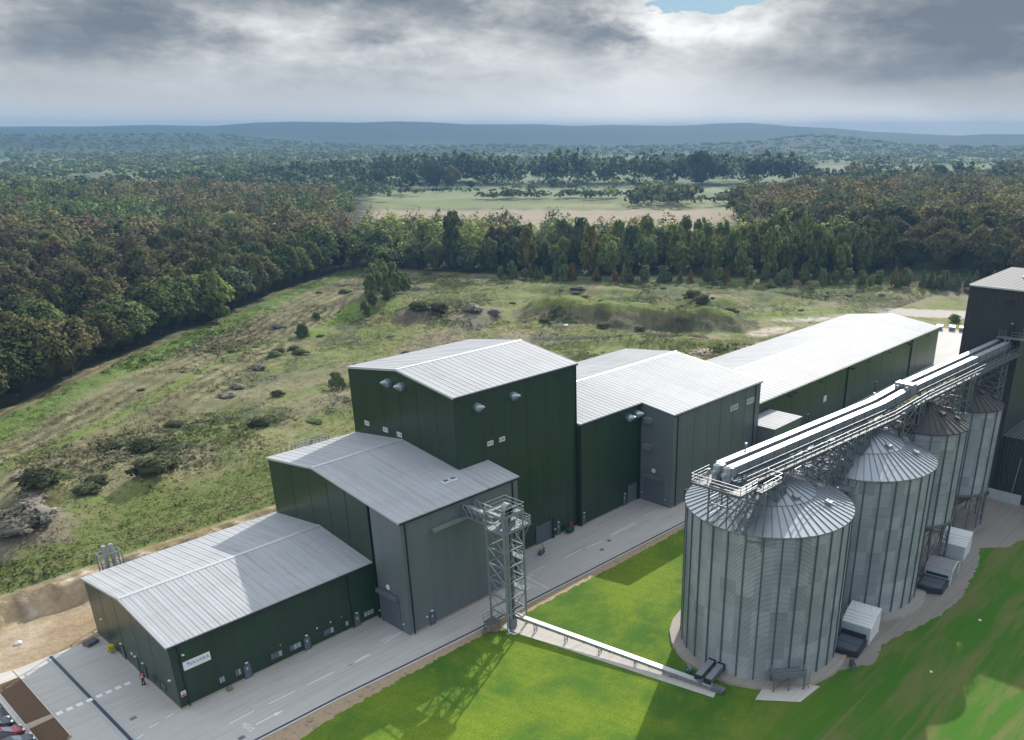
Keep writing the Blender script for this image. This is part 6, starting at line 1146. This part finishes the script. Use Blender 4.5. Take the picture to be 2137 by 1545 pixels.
while k_ < 80:
    x, y = r3.uniform(-20, 320), r3.uniform(30, 240)
    if y < 46 and x < 205: continue
    if not in_view(x, y, 3, 0) or seg_dist(np.array([x]), np.array([y]), FEDGE)[0][0] < 14 or seg_dist(np.array([x]), np.array([y]), FEDGE)[1][0] > 0 or (x > 190 and seg_dist(np.array([x]), np.array([y]), MIDF)[1][0] > 0): continue
    if fbm(np.array([x * .05]), np.array([y * .05]), 88, 3)[0] < .47 or (x < 60 and y < 62): continue
    pal = r3.choice(('bramble', 'birch', 'green', 'grey', 'grey', 'birch')); k_ += 1; lb_ = {'bramble': 'low dark bramble clump', 'green': 'low green shrub clump', 'grey': 'patch of grey dead stalks', 'birch': 'low pale-green shrub clump'}[pal] + ' in the rough grass of the field'
    plant('bush', 'bush', lb_, 'low shrubs scattered over the field', 'bush', pal, x, y, r3.uniform(.9, 3.0), r3.uniform(.28, .6), r3)
for x, y, r, hz, pal in ((540, 745, 9, .9, 'dark'), (560, 752, 10, 1.0, 'dark'), (592, 738, 10, .9, 'dark'), (606, 715, 14, .95, 'dark'), (622, 704, 13, .9, 'olive'), (640, 690, 5, .8, 'dark'), (720, 640, 5, .9, 'dark'), (845, 520, 15, 1.3, 'dark')): plant('broadleaf_tree', 'tree', 'lone dark tree in the pasture beyond the ploughed field', 'lone trees of the far pasture', 'broad', pal, x, y, r, hz, rnd)
# ------------------------------------------------------------------ woodland past the counted trees
def bulk(name, trees, per, csize, seed):
    rng = np.random.default_rng(seed); tmpl = []
    for k in range(6): P, N, C = crown_pts(rng, 'broad', max(5, per // 7), 7); s_ = rng.permutation(len(P))[:per]; s_ = np.resize(s_, per); tmpl.append((P[s_], N[s_], C[s_]))
    V, CC, NN = [], [], []; T = np.array([t_[:4] for t_ in trees], float); Z = height(T[:, 0], T[:, 1]); ti = rng.integers(0, 6, len(T))
    cols = np.array([PAL[t_[4]][0] for t_ in trees]) * rng.uniform(.62, 1.38, (len(T), 1))
    for k in range(6):
        m_ = ti == k
        if not m_.any(): continue
        P, N, C = tmpl[k]; n = m_.sum(); p = P[None] * np.stack([T[m_, 2], T[m_, 2], T[m_, 3] * 1.0], 1)[:, None, :] + np.stack([T[m_, 0], T[m_, 1], Z[m_]], 1)[:, None, :]
        V.append(cards(rng, p.reshape(-1, 3), np.tile(N, (n, 1)), np.repeat(T[m_, 2] * csize, per), .38)); cc = cols[m_][:, None, :] * (C[None, :, None]) * rng.uniform(.8, 1.2, (n, per, 1)); CC.append(np.repeat(cc.reshape(-1, 3), 4, 0)); nb = N * .5 + (P - np.array([0, 0, .42])) * 1.1 + np.array([0, 0, .15]); nb /= np.linalg.norm(nb, axis=1)[:, None]; NN.append(np.repeat(np.tile(nb, (n, 1)), 4, 0))
    V = np.concatenate(V); CC = np.concatenate(CC); tag(link(mesh_np(name, V, np.arange(len(V)).reshape(-1, 4), M_LEAF, CC, nrm=np.concatenate(NN)), name), kind='stuff', label='unbroken woodland of brown and green crowns beyond the nearer trees' if 'distant' not in name else 'far woodland of small crowns fading into the blue distance', cat='woodland')
for t_ in ((200, 282), (208, 270)): STUFF.append((t_[0], t_[1], 5, 13, 'bluegreen'))
bulk('woodland', STUFF, 300, .115, 5)
FARW = []; r2 = random.Random(21)
def belt(p0, p1, wid, n, rr, hh, pals):
    for _ in range(n):
        t_ = r2.random(); o = r2.gauss(0, wid); L_ = math.hypot(p1[0] - p0[0], p1[1] - p0[1]); x = p0[0] + (p1[0] - p0[0]) * t_ - (p1[1] - p0[1]) / L_ * o; y = p0[1] + (p1[1] - p0[1]) * t_ + (p1[0] - p0[0]) / L_ * o
        q = r2.uniform(.7, 1.25); FARW.append((x, y, rr * q, hh * q * r2.uniform(.8, 1.15), r2.choice(pals)))
belt((640, 860), (960, 440), 24, 400, 9.5, 28, ('dark', 'dark', 'green', 'bluegreen')); belt((520, 900), (650, 880), 35, 70, 8, 17, ('dark', 'bluegreen')); belt((930, 430), (1010, 300), 30, 60, 9, 19, ('dark', 'olive', 'bluegreen')); belt((900, 430), (1060, 250), 24, 60, 8, 13, ('lime', 'green', 'birch'))
belt((560, 960), (1000, 560), 70, 260, 6, 9, ('birch', 'bluegreen', 'lime')); belt((380, 800), (560, 960), 60, 190, 7, 13, ('bluegreen', 'green', 'dark')); belt((900, 280), (1250, 240), 70, 130, 8, 13, ('dark', 'green', 'olive')); belt((1010, 420), (1300, 250), 60, 46, 10, 20, ('dark', 'olive')); belt((500, 700), (640, 590), 5, 26, 3.5, 4.5, ('dark', 'green')); belt((560, 760), (800, 560), 22, 34, 5, 8, ('dark', 'bluegreen')); belt((640, 640), (720, 560), 10, 14, 4, 6, ('green', 'dark')); belt((560, 396), (667, 304), 16, 70, 7, 12, ('dark', 'olive', 'green')); belt((529, 555), (628, 455), 8, 40, 6, 8, ('green', 'bluegreen')); belt((590, 400), (700, 430), 16, 40, 7, 12, ('lime', 'green', 'olive')); belt((420, 620), (540, 740), 20, 60, 7, 13, ('dark', 'bluegreen', 'green'))
BELT = FARW; FARW = []; n_ = 0
bulk('distant_treeline', BELT, 80, .20, 19)
while n_ < 12000:
    r_ = 900 * (3300 / 900) ** r2.random(); a = YW + math.radians(r2.uniform(-30, 40)); x, y = CAM.x - r_ * math.sin(a), CAM.y + r_ * math.cos(a); n_ += 1
    v = fbm(np.array([x * .0022]), np.array([y * .0022]), 61, 3)[0]
    if v < .42 and r_ < 2600: continue
    s_ = 1 + (r_ - 900) / 6000; FARW.append((x, y, r2.uniform(4.5, 8) * s_, r2.uniform(6, 10), r2.choice(('bluegreen', 'spring', 'birch', 'birch', 'spring', 'olive', 'lime'))))
bulk('distant_woodland', FARW, 30, .27, 9)
# ------------------------------------------------------------------ rough herbage on the field
rng = np.random.default_rng(31); n = 210000; xx = rng.uniform(-45, 330, n); yy = 35 + 245 * rng.uniform(0, 1, n) ** 1.15
d, sd = seg_dist(xx, yy, FEDGE); dm, sm = seg_dist(xx, yy, MIDF); hx = xx - 112
k = (sd < 0) & (d > 2.5) & ((sm < 0) | (xx < 180)) & ((yy > 38.5) | (xx > 75)) & ~((xx > 100) & (yy < 36))
dens = fbm(xx * .07, yy * .07, 71, 4); k &= (dens + rng.uniform(-.22, .22, n)) > .47; k &= (np.abs((xx - CAM.x) * math.cos(YW) + (yy - CAM.y) * math.sin(YW)) < 1.1 * (-(xx - CAM.x) * math.sin(YW) + (yy - CAM.y) * math.cos(YW)))
xx, yy, dens = xx[k], yy[k], dens[k]; zz = height(xx, yy); gc = ground_colour(xx[None], yy[None])[0]; n = len(xx)
th = fbm(xx * .045 + 9, yy * .045, 73, 4); hh = np.clip(.14 + .75 * np.clip(th - .40, 0, 1) * rng.uniform(.6, 2.4, n), .08, 1.0); K = 5
p = np.repeat(np.stack([xx, yy, zz], 1), K, 0) + rng.normal(0, 1, (n * K, 3)) * np.array([.38, .38, 0]); p[:, 2] += rng.uniform(.0, .8, n * K) * np.repeat(hh, K)
cc = np.repeat(gc * rng.uniform(.55, 1.5, (n, 1)), K, 0) * rng.uniform(.8, 1.2, (n * K, 1)); v = cards(rng, p, np.tile(np.array([[0, 0, 1.6]]), (n * K, 1)), np.repeat(np.clip(hh * .55, .14, .5), K), .8)
tag(link(mesh_np('rough_herbage', v, np.arange(len(v)).reshape(-1, 4), leaf_mat('herbage', .15, 0), np.repeat(cc, 4, 0), nrm=np.tile(np.array([[-.15, -.1, 1.0]]), (len(v), 1))), 'rough_herbage'), kind='stuff', label='rough grass, bramble and dead weed stalks over the field', cat='undergrowth')
# ------------------------------------------------------------------ air
hz_ = MB().box(-5500, 5500, -5500, 5500, -6, 112); hm = bpy.data.materials.new('haze'); hm.use_nodes = True; t = NT(hm.node_tree); t.n.clear()
pv_ = t.new('ShaderNodeVolumePrincipled'); pv_.inputs['Color'].default_value = (.19, .37, .60, 1); pv_.inputs['Density'].default_value = HAZE_D; pv_.inputs['Anisotropy'].default_value = 0.0; mo = t.new('ShaderNodeOutputMaterial'); t.l.new(pv_.outputs[0], mo.inputs['Volume'])
ho = hz_.build('haze', hm); ho['kind'] = 'stuff'; ho['label'] = 'thin blue haze over the whole valley'; ho['category'] = 'haze'
for o in bpy.data.objects:
    if '_o' in o: del o['_o']
